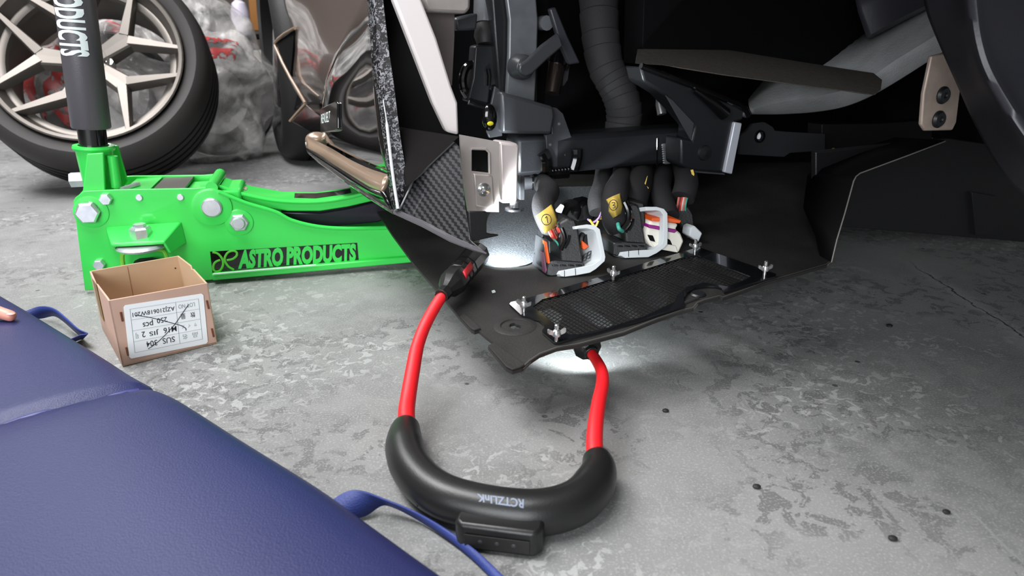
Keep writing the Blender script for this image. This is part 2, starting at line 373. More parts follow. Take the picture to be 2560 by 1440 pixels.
for k in range(5):
    a = math.radians(-5+36+72*k); b = M()
    def bar(p, q, w0, w1, d0, d1):
        t = (q-p).normalized(); s = t.cross(WN).normalized()
        r1 = [p+s*w0, p+s*w0*.75+WN*.007, p-s*w0*.75+WN*.007, p-s*w0, p-s*w0-WN*d0, p+s*w0-WN*d0]
        r2 = [q+s*w1, q+s*w1*.75+WN*.005, q-s*w1*.75+WN*.005, q-s*w1, q-s*w1-WN*d1, q+s*w1-WN*d1]
        b.loft([r1, r2])
    for sg in (-1, 1):
        m0, m1 = wp(.035, a, -.035), wp(.135, a+sg*.09, -.016); m2 = wp(.264, a+sg*math.radians(26), .002)
        bar(m0, m1, .020, .0155, .045, .035); bar(wp(.130, a+sg*.08, -.017), m2, .0150, .0062, .035, .03)
    b.build('spoke', ALLOY, wheel)
    M().tube([wp(.057, a+.63, -.06), wp(.057, a+.63, -.03)], [.011, .009], 6).build('wheel_nut', CHROME, wheel)

# ------------------------------------------------------------------ plastic-wrapped wheels behind it
from mathutils import noise as mnoise
from mathutils.bvhtree import BVHTree
def wrapped(label, c, n, R, wd, seed, band, noise=.028):
    t = thing('wrapped_wheel', label, 'wheel', (c.x, c.y, 0), 'spare wheels wrapped in clear plastic')
    u = n.cross(UP).normalized(); v = u.cross(n)
    M().lathe(c, n, [(.12, wd*.4), (R*.68, wd*.42), (R*.86, wd*.45), (R*.93, wd*.3), (R*.94, 0), (R*.93, -wd*.3), (R*.86, -wd*.45), (R*.6, -wd*.42), (.12, -wd*.4)], 40, closed=True, u=u).build('tyre', SIDEW, t, ang=60)
    def skin_d(d, k=1.0):                             # crumpled bag: rounded drum pushed about by noise
        rr, hh = R, wd*.58; l = math.hypot(d.dot(u), d.dot(v))/rr; h = abs(d.dot(n))/hh
        p = c+d*(1/(l**3.4+h**3.4)**(1/3.4)); q = V((p.x*7+seed, p.y*7, p.z*7))
        w_ = V((mnoise.noise(q*.8), mnoise.noise(q*.8+V((9, 0, 0))), 0))*.9; s_ = V((q.x*1.3+q.z*.9, q.y*.8, q.z*.35-q.x*.2))+w_
        dd = noise*(1.3*mnoise.noise(q*.6)+1.0*(1-3*abs(mnoise.noise(s_)))*.8+.35*(1-3*abs(mnoise.noise(s_*2.1+V((4, 2, 7))))))
        p = c+(p-c)*k+(p-c).normalized()*dd
        if p.z < .004: p.z = .004
        return p
    def skin(a, e, k=1.0): return skin_d(u*math.cos(a)*math.cos(e)+v*math.sin(a)*math.cos(e)+n*math.sin(e), k)
    bm = bmesh.new(); bmesh.ops.create_icosphere(bm, subdivisions=5, radius=1); bm.verts.index_update()
    b = M().add([skin_d(x.co.normalized()) for x in bm.verts], [tuple(x.index for x in f.verts) for f in bm.faces]); bm.free()
    b.build('plastic_bag', BAG, t, ang=75)
    a0, a1, e0, e1 = band
    for q in (0, 1):
        eb0 = e0+(e1-e0)*.55*q; eb1 = eb0+(e1-e0)*.34
        M().grid([[skin(a0+(a1-a0)*i/22, eb0+(eb1-eb0)*j/4, 1.012) for j in range(5)] for i in range(23)]).build('red_print', REDPRINT, t, ang=60)
    return t
wrapped('large wheel in crumpled clear plastic with red print, upper left, behind the alloy wheel', V((-1.31, 2.76, .335)), V((.3, -.9, .35)).normalized(), .295, .24, 3, (-.6, .5, .35, .95))
wrapped('lower wheel in grey clear plastic leaning right of the alloy wheel tyre', V((-1.02, 2.46, .205)), V((.55, -.82, .12)).normalized(), .205, .18, 8, (.9, 2.0, .4, .85))

wrapped('wrapped wheel hidden behind the alloy wheel, glimpsed only between its spokes', V((-1.27, 2.27, .22)), V((.25, -.90, .35)).normalized(), .215, .16, 21, (-.9, .9, .3, .8))
# ------------------------------------------------------------------ things far back in the gap
bt = thing('spray_bottle', 'pale lilac bottle with rounded top on the shelf behind the wrapped wheels', 'bottle', G(606, 92, .42) if False else pd(607, 92, 3.4))
bc = pd(607, 92, 3.4); k = 3.4/F
M().lathe(bc, UP, [(0, 0), (21*k, 0), (22*k, 4*k), (21*k, 60*k), (16*k, 78*k), (8*k, 84*k), (0, 85*k)], 24).build('bottle_body', LILAC, bt)
M().lathe(bc+UP*84*k, UP, [(0, 0), (9*k, 0), (9*k, 26*k), (0, 27*k)], 16).build('cap', WHITEPL, bt)
M().prism(poly([(618, -30), (664, -30), (664, 78), (627, 78)], (V((0, 1, 0)), pd(640, 50, 3.6))), V((0, .25, 0))).build('storage_box', BROWNBOX, label='amber brown box behind the lilac bottle at the back', cat='box', bevel=.006)
ps = (V((0, 1, 0)), pd(640, 100, 3.3))
M().prism(poly([(575, 92), (690, 80), (690, 90), (575, 101)], ps), V((0, .5, 0))).build('shelf', DEEP, label='dark shelf board carrying the lilac bottle at the back', cat='shelf')
M().prism(poly([(634, 126), (662, 124), (664, 337), (642, 337)], (V((0, 1, 0)), pd(650, 150, 3.0))), V((0, .02, 0))).build('white_board', WHITEPL, label='narrow white board between the wrapped wheels and the rear tyre', cat='board')
kb = thing('storage_cart', 'dark workshop cart behind the wrapped wheels with a rounded black side', 'cart', V((-.95, 3.75, 0)))
M().box(V((-.95, 3.95, .19)), V((.5, 0, 0)), V((0, .18, 0)), V((0, 0, .15))).build('cabinet', DEEP, kb, bevel=.02)
for sx in (-.4, .4): M().lathe(V((-.95+sx, 3.76, .03)), V((1, 0, 0)), [(0, -.01), (.03, -.01), (.03, .01), (0, .01)], 18).build('caster', RUBBER, kb)

# ------------------------------------------------------------------ floor jack
JA, JB = G(540, 699, .006), G(1035, 658, .006)
JX = (JB-JA).normalized(); JX.z = 0; JX.normalize(); JBK = V((-JX.y, JX.x, 0)); JBK = JBK if JBK.y > 0 else -JBK
def jp(off): return (JBK, JA+JBK*off)
jack = thing('floor_jack', 'bright green low floor jack with black upright handle on the concrete', 'jack', (JA.x, JA.y, 0))
outline = [(183, 503), (188, 494), (209, 478), (294, 474), (483, 471), (526, 467), (547, 483)] + s2([(555, 488), (617, 513), (687, 533), (730, 555), (793, 570), (863, 575), (969, 573)], 4)[1:] + [(1120, 566), (1120, 640), (1035, 652), (529, 700), (212, 727)]
JW = .12
M().prism(poly(outline, jp(0)), JBK*.006).build('side_plate', GREEN, jack, bevel=.0012)
M().prism([p+JBK*JW for p in poly(outline, jp(0))], JBK*.006).build('side_plate', GREEN, jack, bevel=.0012)
rl = M().prism(poly([(529, 686), (1040, 641), (1120, 633), (1120, 646), (1037, 656), (531, 702)], jp(-.012)), JBK*.012).build('bottom_rail', GREEN, jack, bevel=.002)
M().tube(poly([(533, 685), (790, 662)], jp(-.0135)), .0011, 6).build('scratch', WHITEPR, rl)
M().tube(poly(s2([(547, 480), (617, 508), (687, 529), (730, 551), (793, 566), (863, 571), (969, 569), (1100, 564)], 5), jp(-.003)), .0034, 8).build('edge_bead', GREEN, jack)
# lift arm
arm = [(548, 466), (620, 489), (700, 503), (790, 505), (870, 494), (960, 470), (968, 494), (935, 502), (870, 517), (800, 528), (720, 528), (640, 516)]
armo = M().prism(poly(arm, jp(.02)), JBK*.085).build('lift_arm', GREEN, jack, bevel=.002)
M().tube(poly(s2([(548, 467), (620, 489), (700, 503), (790, 505), (870, 494), (960, 470)], 5), jp(.018)), .0035, 8).build('edge_bead', GREEN, armo)
def arm_top(px, py, f0, f1):           # points on the arm's top, measured back from its front edge
    p = PP(px, py, jp(.02)); return p+JBK*f0+UP*.0012, p+JBK*f1+UP*.0012
for nm, m_, xs in (('warning_sticker', BLACKGL, [(735, 505), (790, 505), (850, 498), (880, 492)]), ('bare_metal_patch', TABM, [(577, 476), (612, 487)])):
    a = [arm_top(x, y, .03 if m_ is BLACKGL else .035, .07 if m_ is BLACKGL else .06) for x, y in xs]
    M().grid([[p for p, q in a], [q for p, q in a]]).build(nm, m_, armo, recalc=False)
M().prism(poly([(700, 529), (800, 532), (870, 521), (935, 505), (965, 498), (975, 545), (945, 556), (790, 572), (730, 555)], jp(.035)), JBK*.05).build('lower_link', mat('dark_steel_link', (52, 50, 60), .3, metal=.6), jack, bevel=.003)
# cross covers between the two plates
zt = PP(400, 476, jp(0)).z
def onx(px, off, z): p = PP(px, 476, jp(0)); return V((p.x, p.y, z))+JBK*off
M().prism([onx(300, .006, zt-.004), onx(370, .006, zt-.004), onx(370, JW, zt-.004), onx(300, JW, zt-.004)], UP*.004).build('cover_plate', GREEN, jack)
M().prism([onx(376, .006, zt-.005), onx(458, .006, zt-.005), onx(458, JW, zt-.005), onx(376, JW, zt-.005)], UP*.004).build('nameplate', mat('nameplate_grey', (78, 72, 70), .4), jack)
M().box(onx(425, .06, zt-.03), JX*.11, JBK*.05, UP*.022).build('hydraulic_body', GREEN, jack, bevel=.006)
M().tube([onx(530, .0, zt+.0), onx(530, JW+.006, zt+.0)], .010, 16).build('cross_tube', GREEN, jack)
M().tube([onx(300, .012, zt+.003), onx(330, .05, zt+.003)], .004, 8).build('spring_pin', ZINC, jack)
# handle
H0, H1 = PP(249, 478, jp(.05)), PP(187, 0, jp(.05)); HD = (H1-H0).normalized()
def hp(py): # point on the handle axis at image row py
    lo, hi = -.1, 1.6
    for _ in range(40):
        mid = (lo+hi)/2
        if proj(H0+(H1-H0)*mid)[1] > py: lo = mid
        else: hi = mid
    return H0+(H1-H0)*lo
kz = (H0.y*CT-(H0.z-CAMZ)*ST)/F
b = M().tube([hp(482), hp(440), hp(374)], [31*kz, 35*kz, 41*kz], 24)
sock = b.build('handle_socket', GREEN, jack)
M().lathe(hp(374), HD, [(34*kz, 0), (45*kz, 0), (47*kz, 5*kz), (45*kz, 11*kz), (34*kz, 11*kz)], 32, closed=True).build('collar', GREEN, sock)
for o_, x in ((.018, 0), (.10, 0)):
    M().prism(poly([(186, 500), (207, 476), (217, 385), (258, 382), (263, 476), (240, 505)], jp(.008)) if o_ < .05 else [p+JBK*.08 for p in poly([(225, 500), (226, 476), (222, 385), (263, 382), (290, 476), (270, 505)], jp(.008))], JBK*.007).build('fork_plate', GREEN, jack, bevel=.0015)
M().tube([PP(281, 390, jp(.03)), PP(291, 468, jp(.03))], .008, 12).build('release_rod', GREEN, jack)
M().tube([hp(376), hp(315)], 31*kz, 24).build('handle_tube', BLACKGL, jack)
sl = M().tube([hp(320), hp(316), hp(60), hp(-170)], [41*kz, 43*kz, 42.5*kz, 42.5*kz], 40).build('foam_sleeve', SLEEVE, jack, ang=50)
hx = (JX-HD*JX.dot(HD)).normalized(); hn = hx.cross(HD).normalized(); hn = hn if hn.y < 0 else -hn
rs = 43*kz+.0004
tp, bp_ = hp(-52), hp(140)
def sleeve_map(u, w):       # reading runs down the handle, letter tops to the right
    ax = tp+(bp_-tp)*u; a = math.radians(-58+94*w); return ax+hx*math.sin(a)*rs+hn*math.cos(a)*rs
text_map('PRODUCTS', sleeve_map, WHITEPR, sl, bold=.04, cuts=3)
tp2, bp2 = hp(-190), hp(-72)
# bolts and pins
def jb(px, py, r, h, n, m_, name, off=0.0, dome=False):
    c = PP(px, py, jp(off)); R_ = r*(c.y*CT-(c.z-CAMZ)*ST)/F
    o = M().lathe(c, -JBK, [(0, -.004), (R_, -.004), (R_, h*.8), (R_*.86, h), (0, h)], n).build(name, m_, jack); return o
jb(222, 530, 28, .013, 6, ZINC, 'hex_bolt'); jb(222, 530, 33, .002, 28, ZINC, 'washer')
jb(266, 497, 15, .010, 6, ZINC, 'hex_bolt'); jb(250, 660, 14, .010, 6, ZINC, 'hex_bolt'); jb(598, 555, 23, .009, 6, ZINC, 'hex_bolt'); jb(598, 555, 15, .014, 24, ZINC, 'bolt_end')
jb(348, 494, 8, .003, 16, ZINC, 'rivet'); jb(451, 493, 8, .003, 16, ZINC, 'rivet')
jb(530, 517, 24, .010, 28, ZINC, 'pivot_pin'); jb(530, 517, 47, .004, 36, GREEN, 'pivot_boss'); jb(598, 555, 33, .003, 30, GREEN, 'bolt_boss'); jb(228, 530, 40, .002, 30, GREEN, 'bolt_boss')
c = PP(197, 449, jp(.06)); M().tube([c-JX*.012, c+JX*.012], [.013, .013], 6).build('hex_bolt', ZINC, jack); M().tube([c+JX*.01, c+JX*.04], .014, 16).build('bolt_boss', GREEN, jack)
# caster pocket on the flank
pz = PP(350, 586, jp(0)).z
def jx(px, off, z): p = PP(px, 606, jp(0)); return V((p.x, p.y, z))+JBK*off
hous = M().prism([jx(272, -.001, pz+.018), jx(300, -.05, pz), jx(430, -.055, pz), jx(462, -.001, pz+.018)], -UP*.006).build('caster_bracket', GREEN, jack, bevel=.002)
M().prism([jx(430, -.055, pz-.001), jx(462, -.001, pz+.017), jx(466, -.001, pz-.02), jx(440, -.05, pz-.022)], -JX*.004).build('bracket_cheek', GREEN, hous, bevel=.001)
M().prism([jx(300, -.05, pz-.001), jx(272, -.001, pz+.017), jx(272, -.001, pz-.012), jx(298, -.04, pz-.014)], JX*.004).build('bracket_cheek', GREEN, hous, bevel=.001)
nc = PP(352, 580, jp(-.030))
M().lathe(nc, UP, [(0, -.012), (.0165, -.012), (.0165, .006), (.014, .009), (.010, .009), (.010, .014), (0, .014)], 6).build('castle_nut', ZINC, jack)
dc = jx(365, -.03, pz-.012)
M().lathe(dc, UP, [(0, -.004), (.036, -.004), (.040, 0), (.036, .004), (0, .004)], 40).build('bearing_plate', ZINC, jack)
fz = dc.z-.012
M().tube(smooth([dc+V((0, 0, 0))+JX*-.033-UP*.08, dc-JX*.033-UP*.02, dc-JX*.022-UP*.009, dc+JX*.022-UP*.009, dc+JX*.034-UP*.02, dc+JX*.034-UP*.08], 5), .0035, 8).build('caster_fork', mat('green_brass', (120, 200, 60), .35), jack)
M().lathe(V((dc.x, dc.y, .031))+JBK*.005, JX, [(0, -.017), (.028, -.017), (.031, -.01), (.031, .01), (.028, .017), (0, .017)], 28).build('caster_wheel', RUBBER, jack)
# sticker with lettering
pj = jp(-.0006); pj2 = jp(-.0010)
st_ = M().prism(poly([(525, 629), (893, 607), (897, 655), (531, 683)], pj), JBK*.0006).build('sticker', BLACKGL, jack, label='black sticker with green lettering')
q = lambda x, y: PP(x, y, pj2)
text_quad('ASTRO', q(595, 673), q(708, 665), q(708, 618), q(599, 625), GREEN, st_, bold=.055)
text_quad('PRODUCTS', q(716, 663.5), q(889.5, 654), q(890.5, 608.5), q(717, 617), GREEN, st_, bold=.055)
LOGO = mat('logo_green', (84, 190, 50), .5)
for pts in ([(70, 258), (160, 285), (228, 370), (240, 460), (200, 545), (130, 568), (85, 530), (95, 450), (140, 405), (195, 385)], [(415, 540), (330, 490), (275, 410), (272, 340), (320, 265), (400, 238), (458, 262), (455, 320), (390, 370), (300, 388)]):
    pp = s2([(520+x/6.4, 590+y/6.4) for x, y in pts], 6)
    M().tube(poly(pp, jp(-.0012)), (.0019, .0005), 6, ref=JBK).build('emblem', LOGO, st_)

# ------------------------------------------------------------------ cardboard box
fl_, fr_, bl_ = G(307, 918), G(544, 859), G(237, 827)
ex = (fr_-fl_); wx = ex.length; ex.normalize(); ey = V((-ex.y, ex.x, 0)); dy = (bl_-fl_).dot(ey)
r_ = ray(273, 751); hz = CAMZ+r_.z*(V((fl_.x, fl_.y, 0)).length/V((r_.x, r_.y, 0)).length)
T_ = .0025
box = thing('cardboard_box', 'open brown cardboard box with white paper label standing before the green jack', 'box', ((fl_+ex*wx/2+ey*dy/2)))
def bx(a, b_, z): return fl_+ex*wx*a+ey*dy*b_+UP*z
lean = .0
def wall(pts, off, name, m_=CARD, **k): return M().prism(pts, off).build(name, m_, box, **k)
front = wall([bx(0, 0, .001), bx(1, 0, .001), bx(1, 0, hz*.97), bx(0, 0, hz)], ey*T_, 'front_wall', bevel=.0008)
backh = hz*.97
wall([bx(0, 1, .001), bx(1, 1, .001), bx(1, 1, backh), bx(.02, 1, backh)], -ey*T_, 'back_wall', CARDIN, bevel=.0008)
M().box(bx(.40, 1, backh*.55)-ey*(T_+.0003), ex*.0005, ey*.0002, UP*backh*.42).build('crease', mat('crease', (150, 112, 80), .9), box)
M().lathe(bx(.93, 1, backh*.80)-ey*T_, -ey, [(0, 0), (.0012, 0), (.0012, .0006), (0, .0006)], 10).build('staple_hole', INK, box)
wall([bx(0, 0, .001), bx(0, 1, .001), bx(0, 1, hz*.97), bx(0, .72, hz*.86), bx(0, .66, hz*.92), bx(0, .08, hz*1.0), bx(0, 0, hz)], ex*T_, 'left_wall', bevel=.0008)
wall([bx(1, 0, .001), bx(1, 1, .001), bx(1, 1, backh), bx(1, .50, hz*1.02), bx(1, .47, hz*.97), bx(1, .42, hz*1.0), bx(1, .04, hz*.97), bx(1, 0, hz*.96)], -ex*T_, 'right_wall', CARDIN, bevel=.0008)
wall([bx(0, 0, .001), bx(1, 0, .001), bx(1, 1, .001), bx(0, 1, .001)], UP*.002, 'bottom', CARDIN)
M().prism([bx(0, .62, .35*hz)-ex*.0006, bx(0, .8, .35*hz)-ex*.0006, bx(0, .82, .93*hz)-ex*.0006, bx(0, .6, .95*hz)-ex*.0006], -ex*.0006).build('tape', TAPEO, box, label='olive brown tape strip')
fp = (ey, fl_-ey*.0005); fq = lambda x, y, o=0: PP(280+x/7.2, 720+y/7.2, (ey, fl_-ey*(.0006+o)))
corn = [(205, 345), (235, 308), (1610, 100), (1645, 125), (1725, 965), (1695, 1000), (345, 1270), (310, 1240)]
lab = M().prism([fq(x, y) for x, y in corn], -ey*.0003).build('paper_label', LABELW, box, label='white label with printing upside down')
def ln(x0, y0, x1, y1, r, m_, nm): M().tube([fq(x0, y0, .0006), fq((x0+x1)/2, (y0+y1)/2, .0006), fq(x1, y1, .0006)], (r, .0001), 4, ref=ey).build(nm, m_, lab)
TL, TR, BR, BL = (320, 383), (1555, 195), (1628, 920), (412, 1165)
def lq(u, w): return tuple((TL[i]*(1-u)+TR[i]*u)*(1-w)+(BL[i]*(1-u)+BR[i]*u)*w for i in (0, 1))
for w_ in (0, .25, .5, .75, 1): ln(*lq(0, w_), *lq(1, w_), .00028, INKLT, 'table_line')
for u_ in (0, .665, 1): ln(*lq(u_, 0), *lq(u_, 1), .00028, INKLT, 'table_line')
def lt(s, u0, u1, w0, w1, m_=INK, bold=.004):   # printed upside down: starts at the right, tops point down
    f = lambda u, w: fq(*lq(u, w), .0006)
    text_quad(s, f(u1, w0), f(u0, w0), f(u0, w1), f(u1, w1), m_, lab, bold=bold)
lt('AZJ210618W201', .03, .645, .06, .19); lt('250', .37, .52, .31, .43); lt('pcs', .16, .31, .31, .45); lt('M16', .45, .64, .56, .69); lt('JIS', .24, .38, .56, .69); lt('2', .13, .18, .56, .69)
lt('SUS', .42, .60, .80, .93); lt('304', .18, .34, .80, .93); lt('LOT NO', .70, .94, .07, .17, INKLT)
lt('\u53f7', .03, .085, .56, .69, INKLT, 0); lt('\u91cf', .72, .79, .30, .43, INK, 0); lt('\u6570', .86, .93, .30, .43, INK, 0)
lt('\u30b5', .90, .94, .57, .66, INKLT, 0); lt('\u30a4', .81, .85, .57, .66, INKLT, 0); lt('\u30ba', .72, .76, .57, .66, INKLT, 0); lt('\u54c1', .86, .94, .80, .92, INKLT, 0); lt('\u540d', .72, .79, .80, .92, INKLT, 0)
for pts in ([(425, 492), (700, 535), (1130, 645), (1270, 690), (1330, 735), (1325, 765)], [(1380, 295), (1270, 450), (1140, 640), (1000, 800), (860, 940), (770, 1015), (650, 1098)]):
    M().tube([fq(x, y, .0009) for x, y in s2(pts, 5)], (.0006, .0001), 4, ref=ey).build('pen_stroke', INKPEN, lab)
for x0, y0, x1, y1 in ((155, 435, 190, 600), (255, 1070, 290, 1215), (1705, 225, 1740, 375), (1795, 730, 1830, 880)):
    M().tube([fq(x0, y0, .0002), fq(x1, y1, .0002)], .0012, 6).build('staple', mat('staple', (120, 70, 52), .4, metal=.3) if 'staple' not in MATS else MATS['staple'], box)
# ------------------------------------------------------------------ the car
car = thing('sports_car', 'dark bronze sports car on the right with its front bumper taken off', 'car', (0.2, 1.2, 0))
def part(name, pts, pl, depth, m_, parent=car, bevel=.001, dirn=None, label=None):
    return M().prism(poly(pts, pl), (dirn or E2)*depth).build(name, m_, parent, bevel=bevel, label=label)
# rear tyre, standing on the floor at the far end of the car's flank
RT = G(752, 411, 0)
n_ = E1; cR = V((RT.x, RT.y, .34))+E2*.30
cR.x, cR.y = RT.x+E2.x*.12, RT.y+E2.y*.12
cR = cR+E1*.105
rt = M().lathe(cR+E1*.10, -E1, [(.24, 0), (.31, -.005), (.335, .02), (.342, .05), (.342, .20), (.335, .235), (.31, .26), (.24, .255)], 64, closed=True).build('rear_tyre', RUBBER, car, ang=50, label='black rear tyre')
for k in range(3): M().lathe(cR+E1*.10, -E1, [(.3432, .07+k*.05), (.3432, .077+k*.05), (.336, .0735+k*.05)], 64, closed=True).build('tread_groove', DEEP, rt)
M().lathe(cR+E1*.05, -E1, [(0, .02), (.245, .02), (.245, .16), (0, .16)], 40).build('rear_rim', DEEP, car)
# flank: rear fender, door skin, front glossy quarter panel
def skin(name, rows, m_, th=.004, **k):     # rows of (px,py,depth)
    g = [[pd(*p) for p in smooth(r, 4)] for r in rows]
    cols = list(zip(*g)); cols = [smooth(c, 4) for c in cols]
    return M().grid([list(r) for r in zip(*cols)]).build(name, m_, car, solid=th, ang=60, **k)
skin('rear_fender', [[(676, -60, 2.16), (690, -60, 2.1), (720, -60, 2.05), (760, -60, 1.95)], [(684, 30, 2.18), (693, 30, 2.12), (712, 30, 2.1), (760, 30, 1.98)],
     [(683, 108, 2.18), (692, 110, 2.14), (712, 120, 2.1), (770, 130, 2.0)], [(684, 200, 2.2), (694, 200, 2.15), (730, 205, 2.1), (775, 215, 2.0)], [(684, 262, 2.22), (697, 268, 2.16), (740, 275, 2.1), (780, 285, 2.0)]], BODYDK)
skin('door_skin', [[(705, -60, 1.95), (740, -60, 1.85), (800, -60, 1.7), (930, -60, 1.45)], [(712, 10, 1.95), (742, 10, 1.85), (805, 10, 1.68), (930, 10, 1.42)],
     [(727, 60, 1.95), (745, 62, 1.87), (800, 70, 1.68), (920, 80, 1.42)], [(731, 120, 1.98), (748, 125, 1.88), (800, 140, 1.66), (900, 160, 1.42)],
     [(725, 195, 1.98), (748, 205, 1.90), (800, 215, 1.68), (880, 230, 1.45)], [(760, 258, 1.95), (790, 262, 1.88), (820, 265, 1.7), (880, 280, 1.48)]], BODY)
# side intake: bright rim and black mouth
M().tube([pd(x, y, d) for x, y, d in ((737, 70, 1.88), (712, 84, 1.95), (696, 97, 2.0), (687, 108, 2.04), (691, 122, 2.03), (706, 157, 1.97), (727, 197, 1.92), (748, 232, 1.87), (763, 258, 1.84))], .0045, 8).build('intake_rim', GOLD, car)
M().prism([pd(736, 74, 1.90), pd(694, 104, 2.02), pd(700, 140, 2.0), pd(726, 192, 1.94)], E2*.05+E1*.05).build('intake_mouth', DEEP, car)
M().prism([pd(764, 262, 1.80), pd(725, 303, 1.83), pd(800, 345, 1.6), pd(820, 300, 1.6)], E1*.05).build('sill_blade', BLACKGL, car, bevel=.003)
M().tube([pd(763, 259, 1.80), pd(742, 282, 1.815), pd(724, 303, 1.83)], .003, 8).build('blade_edge', GOLD, car)
# front quarter panel (mirror-like) with the name badge
rows = [[(945, -80, 1.22), (952, -80, 1.16), (966, -80, 1.08), (975, -80, 1.0)], [(905, 10, 1.30), (911, 10, 1.20), (922, 10, 1.08), (930, 10, .985)], [(870, 75, 1.34), (878, 75, 1.22), (905, 75, 1.08), (934, 80, .975)],
        [(838, 140, 1.37), (848, 140, 1.25), (890, 150, 1.09), (942, 165, .965)], [(816, 200, 1.38), (828, 205, 1.26), (880, 215, 1.10), (950, 235, .957)], [(808, 260, 1.38), (822, 265, 1.26), (880, 275, 1.10), (958, 300, .95)],
        [(806, 318, 1.38), (822, 325, 1.26), (885, 350, 1.10), (970, 385, .945)], [(806, 350, 1.38), (830, 362, 1.27), (895, 395, 1.11), (990, 440, .945)]]
qp = skin('quarter_panel', rows, BODYDK, label='mirror black quarter panel')
# lower lip of the flank, beige on top, dark beneath
def band(name, top, bot, m_, th): M().grid([[pd(*p) for p in smooth(top, 4)], [pd(*p) for p in smooth(bot, 4)]]).build(name, m_, car, solid=th, ang=60)
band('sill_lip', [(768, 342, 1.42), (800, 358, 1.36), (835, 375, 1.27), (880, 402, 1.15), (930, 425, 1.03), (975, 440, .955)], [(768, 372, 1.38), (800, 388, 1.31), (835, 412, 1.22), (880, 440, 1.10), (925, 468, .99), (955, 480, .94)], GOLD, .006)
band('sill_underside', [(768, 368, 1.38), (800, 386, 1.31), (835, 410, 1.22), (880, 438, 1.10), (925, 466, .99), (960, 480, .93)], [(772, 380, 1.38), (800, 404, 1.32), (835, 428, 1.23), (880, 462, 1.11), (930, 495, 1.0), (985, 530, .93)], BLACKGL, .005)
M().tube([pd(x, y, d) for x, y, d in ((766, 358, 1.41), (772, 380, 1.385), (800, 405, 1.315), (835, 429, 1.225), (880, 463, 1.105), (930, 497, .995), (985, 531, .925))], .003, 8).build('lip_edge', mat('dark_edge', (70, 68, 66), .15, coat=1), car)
M().ball(pd(792, 350, 1.43), .024, (1, .8, .7)).build('sill_cap', GOLD, car)
# badge
bdp = lambda x, o=0: 1.25-(x-806)*(.085/37)-o
badge = M().prism([pd(x, y, bdp(x)) for x, y in ((800, 272), (806, 268), (838, 252), (843, 256), (843, 323), (838, 328), (800, 332))], E1*.018).build('name_badge', BLACKGL, car, bevel=.0022, label='black badge plate with pale lettering')
tq = lambda x, y: pd(x, y, bdp(x, .0012))
text_quad('REVUELTO', tq(803, 309), tq(830, 303), tq(830, 275), tq(803, 286), WHITEPR, badge, bold=.0)
# forged carbon fin edge
fin_l = [(918, -30, .955), (927, 90, .95), (934, 183, .945), (948, 257, .94), (962, 367, .935), (978, 495, .93), (987, 531, .928)]
fin_r = [(953, -30, .94), (969, 115, .935), (982, 206, .93), (996, 320, .925), (1010, 412, .922), (1014, 450, .92), (998, 524, .925)]
fl_m = [((a[0]*.55+b_[0]*.45), (a[1]+b_[1])/2, a[2]-.012) for a, b_ in zip(fin_l, fin_r)]
M().grid([[pd(*p) for p in smooth(fin_l, 6)], [pd(*p) for p in smooth(fl_m, 6)], [pd(*p) for p in smooth(fin_r, 6)], [pd(p[0], p[1], p[2]+.03) for p in smooth(fin_r, 6)]]).build('carbon_fin', FORGED, car, solid=.003, ang=25, label='marbled forged carbon fin edge')
M().tube([pd(x, y, .916) for x, y in s2([(958, 250), (966, 300), (974, 370), (984, 450), (995, 522)], 5)], [.0008]*6+[.0022]*15, 8).build('fin_edge', mat('polished_edge', (235, 235, 238), .2, metal=.2), car)
# inner black, gloss wedge, twill lip
M().prism([pd(945, -40, 1.06), pd(990, -40, 1.06), pd(1122, 335, 1.06), pd(1150, 400, 1.05), pd(990, 420, 1.05), pd(985, 300, 1.06)], E2*.02).build('inner_panel', DEEP, car)
w1 = pl3(pd(996, 322, .96), pd(1147, 342, .93), pd(1033, 451, .905))
M().prism([PP(x, y, w1) for x, y in ((994, 318), (1147, 342), (1136, 352), (1033, 451), (1017, 465))], E2*.01).build('fin_web', mat('dark_web', (30, 28, 28), .8, spec=0), car)
tp_ = pl3(pd(1134, 353, .90), pd(998, 524, .925), pd(1216, 635, .85))
M().prism([PP(x, y, tp_) for x, y in ((1134, 353), (1148, 366), (1156, 440), (1164, 520), (1176, 600), (1216, 633), (1190, 625), (998, 524), (1033, 451))], E2*.004).build('carbon_lip', TWILL, car, bevel=.0006, label='woven carbon corner lip')
M().tube([PP(x, y, tp_)-V((0, .002, 0)) for x, y in ((998, 524), (1033, 451), (1136, 354))], .0022, 8).build('lip_ridge', BLACKGL, car)
M().tube([PP(x, y, tp_)-V((0, .002, 0)) for x, y in ((989, 528), (1060, 560), (1130, 597), (1190, 622), (1217, 633))], [(.0045, .004), (.005, .004), (.005, .004), (.004, .003), (.0008, .001)], 8).build('lip_blade', mat('dark_blade', (84, 82, 86), .3, coat=.7), car)
